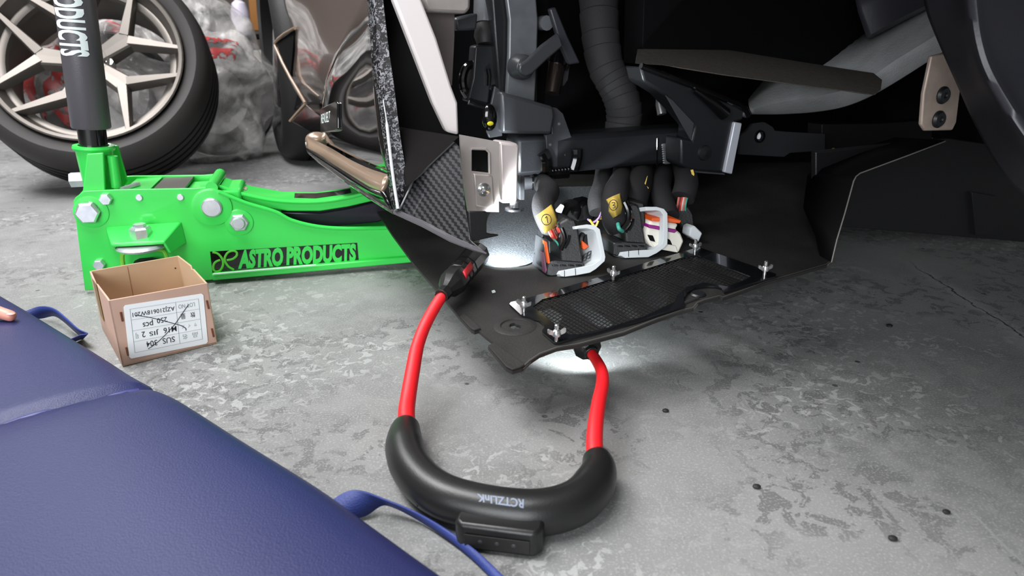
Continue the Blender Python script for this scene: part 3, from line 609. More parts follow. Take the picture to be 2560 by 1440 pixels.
# pale flange and bronze panels at the top
wf = lat(1080, 160, .985)
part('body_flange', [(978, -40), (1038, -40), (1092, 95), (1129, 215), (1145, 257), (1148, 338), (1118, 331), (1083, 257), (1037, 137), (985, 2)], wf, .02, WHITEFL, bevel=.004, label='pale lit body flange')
part('strut_tower', [(1060, 20), (1137, 20), (1137, 90), (1131, 215), (1110, 215)], lat(1100, 100, 1.06), .03, mat('bronze_inner', (104, 94, 92), .4, coat=.2, var=.1, vscale=30))
part('upper_shelf', [(1048, -30), (1178, -30), (1177, 22), (1165, 35), (1068, 30)], lat(1110, 10, 1.02), .04, SILVER, bevel=.005)
part('support_arm', [(1137, 45), (1196, 32), (1192, 75), (1142, 78)], lat(1165, 50, 1.10), .03, GREYPT, bevel=.004)
M().tube([pd(1215, -30, 1.15), pd(1212, 32, 1.15), pd(1212, 60, 1.15)], [.020, .019, .017], 16).build('rubber_joint', STEELGR, car)
M().tube([pd(1212, 55, 1.15), pd(1213, 90, 1.15), pd(1214, 112, 1.15)], [.015, .019, .014], 16).build('rubber_boot', RUBBER, car)
# welded bracket with loop
wl = lat(1210, 200, 1.16)
bk = part('loop_bracket', [(1188, 116), (1200, 112), (1240, 112), (1252, 215), (1226, 216), (1219, 270), (1168, 254), (1182, 195)], wl, .03, BLACKPT, bevel=.003)
M().tube([PP(x, y, (E2, wl[1]-E2*-.01)) for x, y in s2([(1184, 160), (1166, 168), (1157, 195), (1160, 222), (1170, 240)], 5)], .007, 10).build('weld_loop', BLACKGL, bk)
for pts in ([(1219, 172), (1222, 190), (1221, 214)], [(1264, 140), (1268, 165), (1264, 185), (1269, 208)], [(1172, 256), (1190, 262), (1216, 268)], [(1234, 220), (1233, 235), (1239, 248)]):
    M().tube([PP(x, y, (E2, wl[1]-E2*.004)) for x, y in pts], .004, 8).build('weld_bead', BLACKGL, bk)
# vertical frame rail
vr = lat(1300, 130, 1.14)
rail = M().prism(poly([(1227, -30), (1340, -30), (1347, 50), (1346, 150), (1340, 262), (1264, 238), (1247, 228), (1237, 110)], (E2, vr[1]+E2*.012)), E2*.05).build('frame_rail', BLACKPT, car, bevel=.004)
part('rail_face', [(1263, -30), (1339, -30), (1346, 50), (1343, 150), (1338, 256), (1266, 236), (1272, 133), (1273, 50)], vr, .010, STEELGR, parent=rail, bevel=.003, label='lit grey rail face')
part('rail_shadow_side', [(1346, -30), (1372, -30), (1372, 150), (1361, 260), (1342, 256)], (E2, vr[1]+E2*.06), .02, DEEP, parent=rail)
# round boss with link strap
bs = pd(1308, 168, 1.115); kk = 1.115/F
boss = M().lathe(bs, -E2, [(0, -.02), (31*kk, -.02), (31*kk, 0), (24*kk, .010), (18*kk, .012), (0, .012)], 32).build('pivot_boss', GREYPT, car)
part('link_strap', [(1300, 160), (1318, 150), (1355, 113), (1397, 82), (1409, 115), (1370, 148), (1330, 186), (1316, 192), (1302, 186), (1297, 174)], (E2, bs-E2*.020), .010, GREYPT, bevel=.003)
part('link_plate', [(1374, 22), (1390, 17), (1420, 90), (1452, 158), (1424, 162), (1400, 110)], (E2, bs+E2*.01), .012, LINER, bevel=.003)
M().tube([pd(1400, 140, 1.2), pd(1393, 165, 1.2)], .020, 16).build('threaded_end', BLACKGL, car)
M().tube([pd(1394, 150, 1.2), pd(1380, 234, 1.2)], [.016, .013], 16).build('damper_rod', mat('brown_steel', (70, 60, 56), .25, metal=.8), car)
part('guard_plate', [(1408, 150), (1426, 155), (1420, 200), (1409, 216)], lat(1415, 180, 1.22), .01, GREYPT)
M().lathe(pd(1354, 58, 1.16), -E2, [(0, 0), (.012, 0), (.012, .02), (0, .02)], 12).build('union_nut', STEELGR, car)
# tow bracket, side ear with marked bolt
tb = lat(1320, 300, 1.09)
tow = part('tow_bracket', [(1252, 228), (1270, 234), (1385, 267), (1388, 290), (1380, 336), (1255, 334), (1254, 280)], tb, .04, GREYPT, bevel=.005)
part('bracket_ear', [(1247, 222), (1256, 232), (1256, 340), (1224, 345), (1218, 330), (1228, 262), (1238, 216)], (E2, tb[1]+E2*.015), .006, GREYPT, parent=tow, bevel=.001)
cb = PP(1224, 294, (E2, tb[1]-E2*.004))
sb = M().ball(cb, .0205, (.62, .4, 1), (E1, E2, UP)).build('ear_bolt', BLACKGL, tow)
M().ball(PP(1226, 309, (E2, tb[1]-E2*.013)), .006, (.9, .3, .55), (E1, E2, UP)).build('paint_mark', mat('yellow_mark', (226, 216, 40), .6), sb)
part('gusset_plate', [(1378, 268), (1392, 270), (1408, 284), (1428, 340), (1452, 376), (1440, 398), (1423, 414), (1370, 420), (1364, 337), (1380, 334)], (E2, tb[1]+E2*.016), .008, GREYPT, parent=tow)
for x, y in ((1398, 310), (1376, 362), (1413, 387)): M().lathe(PP(x, y, (E2, tb[1]+E2*.016)), -E2, [(0, 0), (.0028, 0), (.0018, .0012), (0, .0012)], 12).build('spot_weld', STEELGR, tow)
# cross beam
bm0, bm1 = pd(1290, 452, 1.14), pd(1760, 409, 1.24)
bd_ = (bm1-bm0).normalized(); bbk = V((-bd_.y, bd_.x, 0)).normalized()
bpl = (bbk, bm0)
beam = M().prism([PP(x, y, bpl) for x, y in ((1290, 342), (1428, 338), (1760, 315), (1760, 402), (1290, 445))], bbk*.06).build('cross_beam', BLACKPT, car, bevel=.009)
for pts, r in (([(1356, 380), (1366, 400), (1367, 428)], .010), ([(1366, 436), (1390, 434), (1420, 432)], .009), ([(1442, 372), (1441, 395), (1433, 424)], .010)):
    M().tube([PP(x, y, (bbk, bm0-bbk*.004)) for x, y in smooth([(a, b_, 0) for a, b_ in pts], 4) and s2(pts, 4)], r, 10).build('weld_lug', BLACKGL, beam)
for i in range(7): M().ball(PP(1374+i*8, 428-i*.9, (bbk, bm0-bbk*.009)), .0042).build('weld_bead', BLACKGL, beam)
for i in range(9): M().ball(PP(1662+i*.9, 362+i*5.5, (bbk, bm0-bbk*.002)), .0062, (1.2+i*.06, .5, .5), (E1, E2, UP)).build('weld_bead', STEELGR, beam)
M().tube([PP(1700, 342, (bbk, bm0-bbk*.001)), PP(1696, 412, (bbk, bm0-bbk*.001))], .0008, 6).build('seam_edge', GREYPT, beam)
M().tube([PP(1643, 345, (bbk, bm0-bbk*.001)), PP(1642, 415, (bbk, bm0-bbk*.001))], .0012, 6).build('seam_edge', BLACKGL, beam)
M().tube([pd(1304, 458, 1.15), pd(1342, 456, 1.15)], [.012, .009], 16).build('threaded_stud', GREYPT, beam)
M().tube([pd(1330, 457, 1.15), pd(1334, 457, 1.15)], .0125, 16).build('stud_collar', BLACKGL, beam)
# silver mounting bracket
sv = lat(1215, 430, .97)
k_ = [(1179, 372), (1214, 373), (1222, 380), (1223, 433), (1179, 428)]
mb = M().holed([PP(x, y, sv) for x, y in ((1150, 337), (1248, 355), (1247, 530), (1170, 529), (1162, 480), (1154, 430))], [[PP(x, y, sv) for x, y in k_]], E2*.004).build('mount_bracket', SILVER, car, label='bare silver mounting bracket')
part('bracket_flank', [(1248, 354), (1292, 359), (1300, 364), (1294, 509), (1254, 509)], (E2, sv[1]+E2*.010), .03, mat('lit_flank', (226, 214, 212), .4, metal=.35), parent=mb, bevel=.004)  # bracket silver made paler for the stronger light on this face
M().tube([PP(x, y, (E2, sv[1]-E2*.002)) for x, y in ((1179, 372), (1214, 373), (1223, 382), (1224, 434))], .0016, 8).build('window_lip', SILVER, mb)
part('bracket_pad', [(1184, 434), (1232, 440), (1236, 512), (1218, 520), (1190, 516)], (E2, sv[1]-E2*.003), .004, SILVER, parent=mb, bevel=.002)
cr = PP(1209, 474, (E2, sv[1]-E2*.003)); rv = M().lathe(cr, -E2, [(0, -.001), (.0105, -.001), (.0095, .002), (.0055, .0035), (.005, .007), (0, .0085)], 20).build('rivet_nut', CHROME, mb)
M().prism([PP(x, y, (E2, sv[1]+E2*.05)) for x, y in ((1178, 375), (1224, 375), (1224, 436), (1178, 436))], E2*.004).build('window_back', DEEP, mb)
part('bracket_tab', [(1172, 529), (1217, 529), (1217, 583), (1246, 586), (1246, 590), (1182, 604), (1176, 590)], lat(1200, 560, .868), .005, BLACKPL, parent=mb)
M().tube([pd(1286, 505, 1.02), pd(1286, 522, 1.02)], .007, 12).build('standoff', STEELGR, mb); M().lathe(pd(1286, 525, 1.02), UP, [(0, 0), (.014, 0), (.014, .003), (0, .003)], 20).build('standoff_foot', BLACKPT, mb)
part('rear_rail', [(1299, 440), (1312, 440), (1312, 500), (1299, 500)], lat(1305, 470, 1.06), .01, GREYPT, parent=mb)
# wrapped hose, rings of cloth tape
hpts = [(1494, -40, 1.25), (1497, 0, 1.25), (1499, 60, 1.25), (1505, 120, 1.25), (1516, 170, 1.25), (1540, 215, 1.25), (1556, 255, 1.25), (1560, 295, 1.26), (1552, 345, 1.27)]
hl = [pd(*p) for p in smooth(hpts, 22)]; kh = 1.25/F; nh = len(hl); hr = []
lap = 0; lapn = 17; rr_ = random.Random(5); edges = []
for i in range(nh):                         # overlapping turns of tape: each turn starts proud and sinks
    lap += 1
    if lap > lapn: lap = 0; lapn = rr_.randint(8, 12) if i > nh*.5 else rr_.randint(13, 20); edges.append(i)
    hr.append((50-6*min(1, i/90))*kh*(1.035-.055*lap/lapn))
hose = M().tube(hl, hr, 32).build('wrapped_hose', mat('hose_tape', (46, 45, 47), .75, bump=.3, bscale=400), car, ang=28, label='thick black hose wound with cloth tape')
for i in edges:
    if 1 < i < nh-1: M().tube([hl[i-1], hl[i]], [hr[i-1]*1.004, hr[i-1]*1.008], 32).build('tape_edge', DEEP, hose)
# right-hand black bumper mount with bare edge
bp0 = lat(1760, 340, 1.13)
bmp = part('bumper_mount', [(1600, 165), (1853, 263), (1868, 276), (1856, 302), (1838, 306), (1812, 433), (1728, 427), (1702, 412), (1702, 345), (1730, 352), (1736, 320), (1700, 278), (1662, 238), (1610, 205)], bp0, .045, BLACKPT, bevel=.004)
M().tube([PP(x, y, (E2, bp0[1]-E2*.002)) for x, y in ((1602, 165), (1720, 210), (1846, 262), (1862, 272), (1871, 290))], .005, 10).build('rolled_edge', BLACKGL, bmp)
part('end_cap', [(1862, 268), (1874, 272), (1876, 290), (1871, 297), (1858, 292)], (E2, bp0[1]-E2*.003), .02, GREYPT, parent=bmp, bevel=.003)
M().tube([PP(x, y, (E2, bp0[1]-E2*.006)) for x, y in ((1735, 225), (1780, 256), (1812, 285))], [.004, .009, .011], 12).build('pressed_bulge', BLACKGL, bmp)
part('bare_edge', [(1837, 305), (1856, 308), (1831, 436), (1811, 431)], (E2, bp0[1]-E2*.006), .010, mat('bare_edge_metal', (196, 198, 208), .35, metal=.2), parent=bmp, bevel=.002, label='bare pale cut edge')
part('relief_facet', [(1664, 238), (1682, 250), (1736, 308), (1728, 352)], (E2, bp0[1]-E2*.004), .003, GREYPT, parent=bmp)
M().lathe(PP(1760, 382, bp0), -E2, [(0, 0), (.013, 0), (.011, .004), (0, .006)], 28).build('plug', BLACKPL, bmp)
M().prism([PP(x, y, (E2, bp0[1]-E2*.01)) for x, y in ((1733, 427), (1812, 434), (1812, 437), (1733, 431))], E2*.03).build('bottom_flange', GREYPT, bmp)
M().tube([pd(1652, 236, 1.2), pd(1650, 262, 1.2), pd(1655, 286, 1.2)], [.0085, .008, .0085], 14).build('chrome_bolt', CHROME, car)
# foam-faced scuttle edge, black box above it
fm = [(1610, 103), (1700, 113), (1793, 120), (1900, 138), (1993, 153), (2100, 170), (2187, 183), (2208, 200), (2205, 225), (2190, 238), (2140, 231), (1993, 212), (1827, 190), (1660, 163), (1603, 160)]
ff = pl3(pd(1610, 130, 1.15), pd(2195, 215, 1.06), pd(1900, 190, 1.05))
M().prism([PP(x, y, ff) for x, y in fm], E2*.02).build('foam_strip', FOAM, car, bevel=.003, label='fuzzy dark brown foam strip')
f2 = lat(1880, 80, 1.25)
part('scuttle_box', [(1612, -60), (2150, -60), (2185, 60), (2180, 190), (1620, 165), (1605, 160)], f2, .06, DEEP)
# silver duct sweeping behind the foam
M().grid([[pd(*p) for p in smooth(r, 5)] for r in ([(1872, 250, 1.45), (1900, 215, 1.45), (1960, 150, 1.42), (2080, 100, 1.4), (2180, 60, 1.38), (2330, -20, 1.3)],
    [(1872, 262, 1.40), (1925, 225, 1.38), (2000, 195, 1.34), (2110, 170, 1.30), (2215, 105, 1.26), (2350, 20, 1.18)],
    [(1876, 275, 1.38), (1950, 255, 1.34), (2040, 240, 1.28), (2140, 215, 1.24), (2240, 150, 1.20), (2370, 70, 1.12)],
    [(1880, 284, 1.40), (1960, 283, 1.38), (2050, 276, 1.33), (2130, 258, 1.28), (2220, 214, 1.25), (2380, 112, 1.18)], [(1885, 284, 1.5), (1960, 284, 1.48), (2050, 277, 1.43), (2130, 259, 1.38), (2220, 215, 1.35), (2380, 113, 1.28)])]).build('silver_duct', DUCT, car, solid=.003, ang=70, label='pale silver duct under the foam strip')
M().grid([[pd(*p) for p in smooth(r, 4)] for r in ([(2130, -40, 1.25), (2200, -40, 1.22), (2330, -40, 1.15)], [(2145, 30, 1.25), (2220, 0, 1.22), (2330, -30, 1.14)], [(2166, 92, 1.26), (2240, 50, 1.21), (2340, 0, 1.13)], [(2172, 97, 1.3), (2245, 58, 1.25), (2345, 6, 1.17)])]).build('duct_fold', LINER, car, solid=.003, ang=60)
# rear rail with ear and hole
er = lat(1950, 350, 1.35)
ear = M().holed([PP(x, y, er) for x, y in ((1850, 340), (1865, 330), (1882, 310), (1912, 306), (1932, 318), (1937, 327), (1968, 330), (2062, 335), (2062, 376), (1975, 382), (1960, 392), (1850, 386))], [[PP(1899+9*math.cos(a), 340+11*math.sin(a), er) for a in [i*math.pi/7 for i in range(14)]]], E2*.006).build('rear_hanger', mat('hanger_black', (44, 45, 48), .45), car)
M().lathe(PP(1899, 341, (E2, er[1]-E2*.001)), -E2, [(.009, 0), (.0125, 0), (.0115, .003), (.009, .003)], 24, closed=True).build('hole_collar', BLACKGL, ear)
M().tube([PP(1899, 338, (E2, er[1]+E2*.012)), PP(1899, 338, (E2, er[1]+E2*.03))], .008, 12).build('threaded_insert', STEELGR, ear)
part('long_rail', [(2055, 311), (2190, 309), (2330, 300), (2330, 380), (2055, 377)], (E2, er[1]+E2*.05), .04, BLACKPL)
for x, y in ((2083, 374), (2214, 374), (2232, 372)): M().ball(PP(x, y, (E2, er[1]+E2*.045)), .005, (1.1, .5, .7), (E1, E2, UP)).build('paint_mark', mat('dim_yellow', (150, 140, 30), .7) if 'dim_yellow' not in MATS else MATS['dim_yellow'], car)
# tan tab with two dark bolts
tt = lat(2350, 250, .92)
tab = part('hinge_tab', [(2330, 140), (2372, 130), (2378, 165), (2392, 200), (2402, 225), (2392, 306), (2382, 326), (2314, 327), (2304, 312), (2310, 235)], tt, .006, TABM, bevel=.002, label='tan metal tab with two dark bolts')
for x, y in ((2356, 238), (2345, 298)): M().lathe(PP(x, y, tt), -E2, [(0, -.001), (.0115, -.001), (.0115, .002), (.009, .005), (.004, .005), (.003, .003), (0, .003)], 24).build('tab_bolt', BLACKPT, tab)
# wheel-arch liner close to the camera on the right
ed = [(2306, -60, .80), (2318, 20, .80), (2349, 102, .80), (2402, 222, .80), (2442, 311, .80), (2504, 422, .79), (2570, 490, .78), (2680, 560, .76)]
md = [(2380, -60, .73), (2388, 20, .73), (2405, 102, .73), (2440, 200, .73), (2480, 280, .73), (2535, 370, .72), (2600, 440, .71), (2720, 520, .70)]
rg = [(2426, -60, .665), (2432, 20, .665), (2443, 100, .665), (2466, 175, .665), (2510, 255, .66), (2565, 340, .655), (2630, 420, .65), (2740, 490, .64)]
o2 = [(2470, -60, .69), (2474, 20, .69), (2486, 95, .69), (2510, 165, .69), (2550, 240, .685), (2600, 320, .68), (2670, 390, .67), (2760, 450, .66)]
o3 = [(2640, -60, .74), (2642, 20, .74), (2650, 90, .74), (2660, 150, .74), (2680, 220, .73), (2700, 280, .72), (2740, 340, .71), (2800, 400, .70)]
cols = [smooth(c, 5) for c in zip(*[[pd(*p) for p in smooth(r, 4)] for r in (ed, md, rg, o2, o3)])]
M().grid(cols).build('arch_liner', LINER, car, solid=.004, ang=70, label='dark grey wheel arch liner with a soft ridge')
# hanging black skirt, right, above the dark floor
sk = lat(2300, 560, 1.30)
part('hanging_skirt', [(2040, 380), (2370, 345), (2750, 400), (2750, 616), (2560, 605), (2100, 567), (2040, 562)], sk, .012, BLACKPL, bevel=.002)
part('skirt_rib', [(2430, 480), (2490, 490), (2496, 590), (2440, 588)], (E2, sk[1]-E2*.008), .01, BLACKPL)
# slabs added around the nose to block light and keep its inside dark
def sl(a, b_, z): return E1*a+E2*b_+UP*z
M().box(sl(1.12, 2.05, .42), E1*.78, E2*.02, UP*.34).build('back_occluder', DEEP, car)
M().prism([V((-.017, .81, .60)), V((.38, .15, .58)), V((.62, -.25, .58)), V((2.2, -.25, .58)), sl(1.9, 2.4, .80), sl(.30, 2.4, .80)], UP*.02).build('shade_lid', BODYDK, car)  # unseen slab, drawn out towards the camera to shade the floor at right
M().box(sl(1.2, 1.55, .40), E1*.75, E2*.015, UP*.395).build('dark_backing', DEEP, car)  # black sheet added to hide lit floor behind the tray
M().box(sl(1.75, 1.2, .40), E1*.02, E2*.85, UP*.24).build('side_occluder', DEEP, car)
# ------------------------------------------------------------------ undertray
TP = pl3(G(1281, 928, .085), G(2085, 655, .118), G(925, 503, .105))
TN = TP[0] if TP[0].z > 0 else -TP[0]
TP = (TN, TP[1])
def tr(px, py, up=0.0): return PP(px, py, (TN, TP[1]+TN*up))
tray = thing('undertray', 'flat black plastic undertray hanging below the bare car nose, its torn tip lowest', 'undertray', tr(1500, 760))
outer = [(925, 503), (980, 586), (1035, 660), (1096, 729), (1150, 795), (1178, 825), (1186, 829), (1196, 826), (1215, 842), (1236, 858), (1228, 862), (1220, 867), (1245, 897), (1266, 921), (1281, 928), (1305, 921), (1325, 903), (1349, 887), (1392, 871), (1442, 863), (1500, 848), (1560, 832), (1640, 800), (1704, 778), (1732, 772), (1743, 759), (1760, 752), (1799, 742), (1806, 746), (1860, 727), (1908, 709), (1980, 688), (2042, 670), (2066, 663), (2080, 650), (2091, 600), (2084, 560), (2066, 470), (2050, 405), (1760, 408), (1500, 436), (1330, 436), (1150, 436), (960, 470)]
P5 = lambda x, y: (1240+x/2.844, 600+y/2.844)
slots = [[P5(*p) for p in s] for s in (
    [(275, 492), (395, 466), (478, 520), (468, 560), (440, 604), (365, 570)], [(478, 432), (560, 415), (605, 415), (852, 585), (790, 628), (715, 606)],
    [(678, 372), (805, 338), (1058, 540), (960, 556)], [(845, 300), (1012, 268), (1232, 380), (1205, 480), (1125, 484)],
    [(1105, 222), (1290, 178), (1645, 312), (1600, 338), (1330, 332)], [(1345, 146), (1420, 128), (1795, 268), (1745, 292)])]
hole = [(1272, 814), (1277, 809), (1285, 807), (1291, 811), (1298, 812), (1305, 816), (1299, 818), (1304, 820), (1293, 821), (1288, 818), (1286, 822), (1277, 820)]
SPECK = mat('lit_speckle', (80, 84, 88), .7, bump=.6, bscale=350, var=.45, vscale=320)
TRAYM = mat('undertray_plastic', (45, 44, 43), .55, spec=.25, bump=.25, bscale=300, var=.25, vscale=14)
panel = M().holed([tr(*p) for p in outer], [[tr(*p) for p in s] for s in slots]+[[tr(*p) for p in hole]], -TN*.004).build('tray_panel', TRAYM, tray, ang=30)
edge = [p for p in outer[14:36]]
M().tube([tr(*p, -.002) for p in edge], .0022, 8).build('rolled_edge', mat('worn_rim', (88, 84, 80), .6), panel)
M().prism([tr(*p, .0006) for p in ((1185, 648), (1196, 612), (1222, 540), (1262, 482), (1330, 470), (1525, 466), (1510, 505), (1400, 540), (1352, 600), (1342, 652), (1315, 664), (1280, 670), (1235, 668), (1200, 660))], TN*.0012).build('speckled_light_pool', SPECK, tray, label='grey speckled sheet added where the lamp head lights the tray')  # paler sheet added so the lamp's pool of light shows on the tray
M().tube([tr(x-4, y-11, .001) for x, y in ((1400, 866), (1450, 856), (1560, 826), (1700, 775))]+[tr(1745, 745, .001)], .0022, 8).build('raised_rib', TRAYM, panel)
M().prism([tr(*p, .0005) for p in ((1220, 867), (1236, 860), (1312, 915), (1300, 922), (1281, 927), (1266, 920))], TN*.0022).build('folded_tab', TRAYM, panel, bevel=.0006)
M().prism([tr(*p, .0005) for p in ((1150, 794), (1160, 785), (1202, 824), (1186, 828), (1178, 824))], TN*.0022).build('folded_tab', TRAYM, panel, bevel=.0006)
M().lathe(tr(1288, 815), TN, [(.017, .0002), (.026, .0002), (.024, .0012), (.018, .0016)], 28, closed=True).build('pressed_ring', TRAYM, panel)
M().lathe(tr(1745, 735, .001), TN, [(0, 0), (.010, 0), (.008, .002), (0, .002)], 20).build('clip', STEELGR, panel) if False else M().lathe(tr(1745, 735, .001), TN, [(0, 0), (.010, 0), (.008, .002), (0, .002)], 20).build('clip', BLACKPT, panel)
# raised right wall of the tray
wl_ = [(2078, 655, None), (2091, 600, .96), (2112, 530, .97), (2133, 453, .975), (2139, 441, .98), (2149, 433, .99), (2273, 387, 1.03), (2362, 353, 1.06)]
A_ = [tr(2078, 655)]+[pd(*p) for p in wl_[1:]]
B_ = [tr(2052, 640), pd(2040, 590, 1.04), pd(2010, 520, 1.15), pd(2020, 440, 1.2), pd(2030, 430, 1.2), pd(2040, 420, 1.2), pd(2150, 372, 1.25), pd(2240, 345, 1.28)]
M().grid([A_, B_]).build('side_wall', mat('tray_wall_shaded', (14, 14, 14), .6, spec=.15), tray, solid=.003, ang=60)  # shade at this end put into a darker copy of the tray plastic
M().tube([p-V((0, .001, 0)) for p in A_], .0010, 6).build('wall_edge', mat('worn_edge', (120, 116, 112), .5), tray)
# grille: black frame with an opening, expanded mesh, wing bolts
gf = [P5(*p) for p in ((95, 465), (105, 452), (360, 385), (560, 325), (830, 245), (1100, 160), (1330, 92), (1440, 60), (1990, 250), (1985, 270), (1760, 335), (1620, 380), (1600, 350), (1560, 338), (1500, 335), (1420, 345), (1360, 385), (1335, 420), (1340, 470), (1325, 485), (1150, 540), (1000, 590), (700, 672), (440, 738), (412, 737), (330, 668), (328, 655), (345, 632), (335, 605), (300, 578), (240, 560), (185, 550))]
go = [P5(*p) for p in ((262, 485), (330, 432), (480, 395), (640, 342), (860, 275), (1100, 205), (1330, 132), (1420, 118), (1810, 268), (1760, 300), (1640, 340), (1480, 312), (1360, 345), (1290, 400), (1270, 450), (1050, 555), (830, 625), (600, 682), (500, 682), (440, 625))]
grf = M().holed([tr(*p, .0015) for p in gf], [[tr(*p, .0015) for p in go]], TN*.0022).build('grille_frame', mat('grille_gloss', (18, 19, 22), .16, coat=1), tray, label='glossy black grille frame')
gx = (tr(1700, 700)-tr(1400, 790)).normalized(); gy = TN.cross(gx).normalized(); g0 = tr(1500, 760, .0025)
g2 = [((tr(*p, .0025)-g0).dot(gx), (tr(*p, .0025)-g0).dot(gy)) for p in go]
gl = lambda dx, dy: (tr(1500+dx, 760+dy, .0025)-g0)
v1, v2 = gl(14, -1.0), gl(7.4, 3.7); fa, fb = v2.normalized(), (v1-v2).normalized()
def to2(q): return V((q.dot(gx), q.dot(gy)))
mesh = M()
def strands(d, step):
    d2 = to2(d).normalized(); n2 = V((-d2.y, d2.x)); st = abs(to2(step).dot(n2)); offs = [V(p).dot(n2) for p in g2]
    k = int(math.floor(min(offs)/st))
    while k*st < max(offs):
        c = k*st; ts = []
        for i in range(len(g2)):
            a, b_ = V(g2[i]), V(g2[(i+1) % len(g2)]); da, db = a.dot(n2)-c, b_.dot(n2)-c
            if (da < 0) != (db < 0): t = da/(da-db); ts.append((a+(b_-a)*t).dot(d2))
        ts.sort()
        for i in range(0, len(ts)-1, 2):
            p, q_ = n2*c+d2*ts[i], n2*c+d2*ts[i+1]
            mesh.tube([g0+gx*p.x+gy*p.y, g0+gx*q_.x+gy*q_.y], (.00055, .0006), 4, ref=TN)
        k += 1
strands(fa, v1); strands(fb, v1)
mesh.build('expanded_mesh', BLACKPL, tray, kind='stuff', ang=20, label='expanded black metal mesh')
def wing_bolt(px, py, rot, s=1.0):
    base = tr(px, py, .003); M_ = Matrix.Translation(base) @ Matrix.Rotation(rot, 4, 'Z') @ Matrix.Scale(s, 4); return M_
wb = M(); wb.lathe((0, 0, 0), UP, [(0, 0), (.0026, 0), (.0026, .007), (.0058, .008), (.0062, .011), (.0045, .016), (.0030, .017), (.0030, .0235), (.002, .0245), (0, .0245)], 18)
for sg in (-1, 1):
    wb.loft([[V((sg*x+0, y, z)) for x, y, z in ((a0, -t_, z0), (a0, t_, z0), (a0, t_, z1), (a0, -t_, z1))] for a0, t_, z0, z1 in ((.003, .0022, .009, .014), (.007, .0018, .010, .0155), (.0105, .0020, .0115, .018), (.0125, .0014, .013, .0175))])
BR = V((0, 0, 0))
ROOT[None] = V((0, 0, 0))
tmp = wb.build('wing_bolt', CHROME, None, org=(0, 0, 0)); wme = tmp.data; bpy.data.objects.remove(tmp)
wbolts = [(1310, 779, 2.6, .82), (1391, 853, .2, .85), (1533, 699, 2.4, .8), (1737, 630, .3, .78), (1911, 688, .2, .82)]
for x, y, r, s in wbolts: inst('wing_bolt', wme, tray, wing_bolt(x, y, r, s))
M().prism([tr(1229, 729, .001), tr(1236, 727, .001), tr(1239, 731, .001), tr(1231, 733, .001)], TN*.0015).build('paint_chip', WHITEPR, label='tiny white chip lying on the black undertray beside the red-button lamp head', cat='chip')

# ------------------------------------------------------------------ wiring connectors
def surf(o, r):               # ray from the camera onto a built part, so print lies on its real surface
    me = o.data; t = BVHTree.FromPolygons([v.co+r for v in me.vertices], [tuple(p.vertices) for p in me.polygons])
    def f(px, py, up=.0004):
        h = t.ray_cast(O, ray(px, py).normalized()); return (h[0]-ray(px, py).normalized()*up) if h[0] else None
    return f
def dtr(px, py): q = tr(px, py); return q.y*CT-(q.z-CAMZ)*ST
D1, D3, DW, DB = dtr(1420, 690)-.006, dtr(1600, 643)-.006, dtr(1690, 632)-.006, dtr(1735, 606)-.01
def wt(pts, r, m_, parent, name, n=16, **k): return M().tube([pd(*p) for p in smooth(pts, 5)], r, n).build(name, m_, parent, ang=60, **k)
def blk(pts, d, depth, m_, parent, name, dirn=None, bevel=.001): return M().prism([pd(x, y, d) for x, y in pts], (dirn or E2)*depth).build(name, m_, parent, bevel=bevel)
L1 = [(1445, 565), (1467, 561), (1487, 563), (1500, 573), (1505, 597), (1514, 642), (1512, 653), (1490, 673), (1475, 682), (1443, 688), (1413, 692), (1403, 691), (1398, 685), (1403, 677), (1440, 670), (1482, 662), (1500, 650), (1503, 638), (1494, 600), (1490, 582), (1484, 575), (1466, 571), (1447, 572)]
L3 = [(1614, 517), (1642, 517), (1660, 522), (1669, 533), (1670, 575), (1669, 610), (1662, 619), (1642, 633), (1621, 643), (1563, 645), (1552, 639), (1556, 630), (1588, 626), (1633, 624), (1655, 610), (1658, 600), (1659, 560), (1659, 538), (1651, 528), (1640, 526), (1616, 527)]
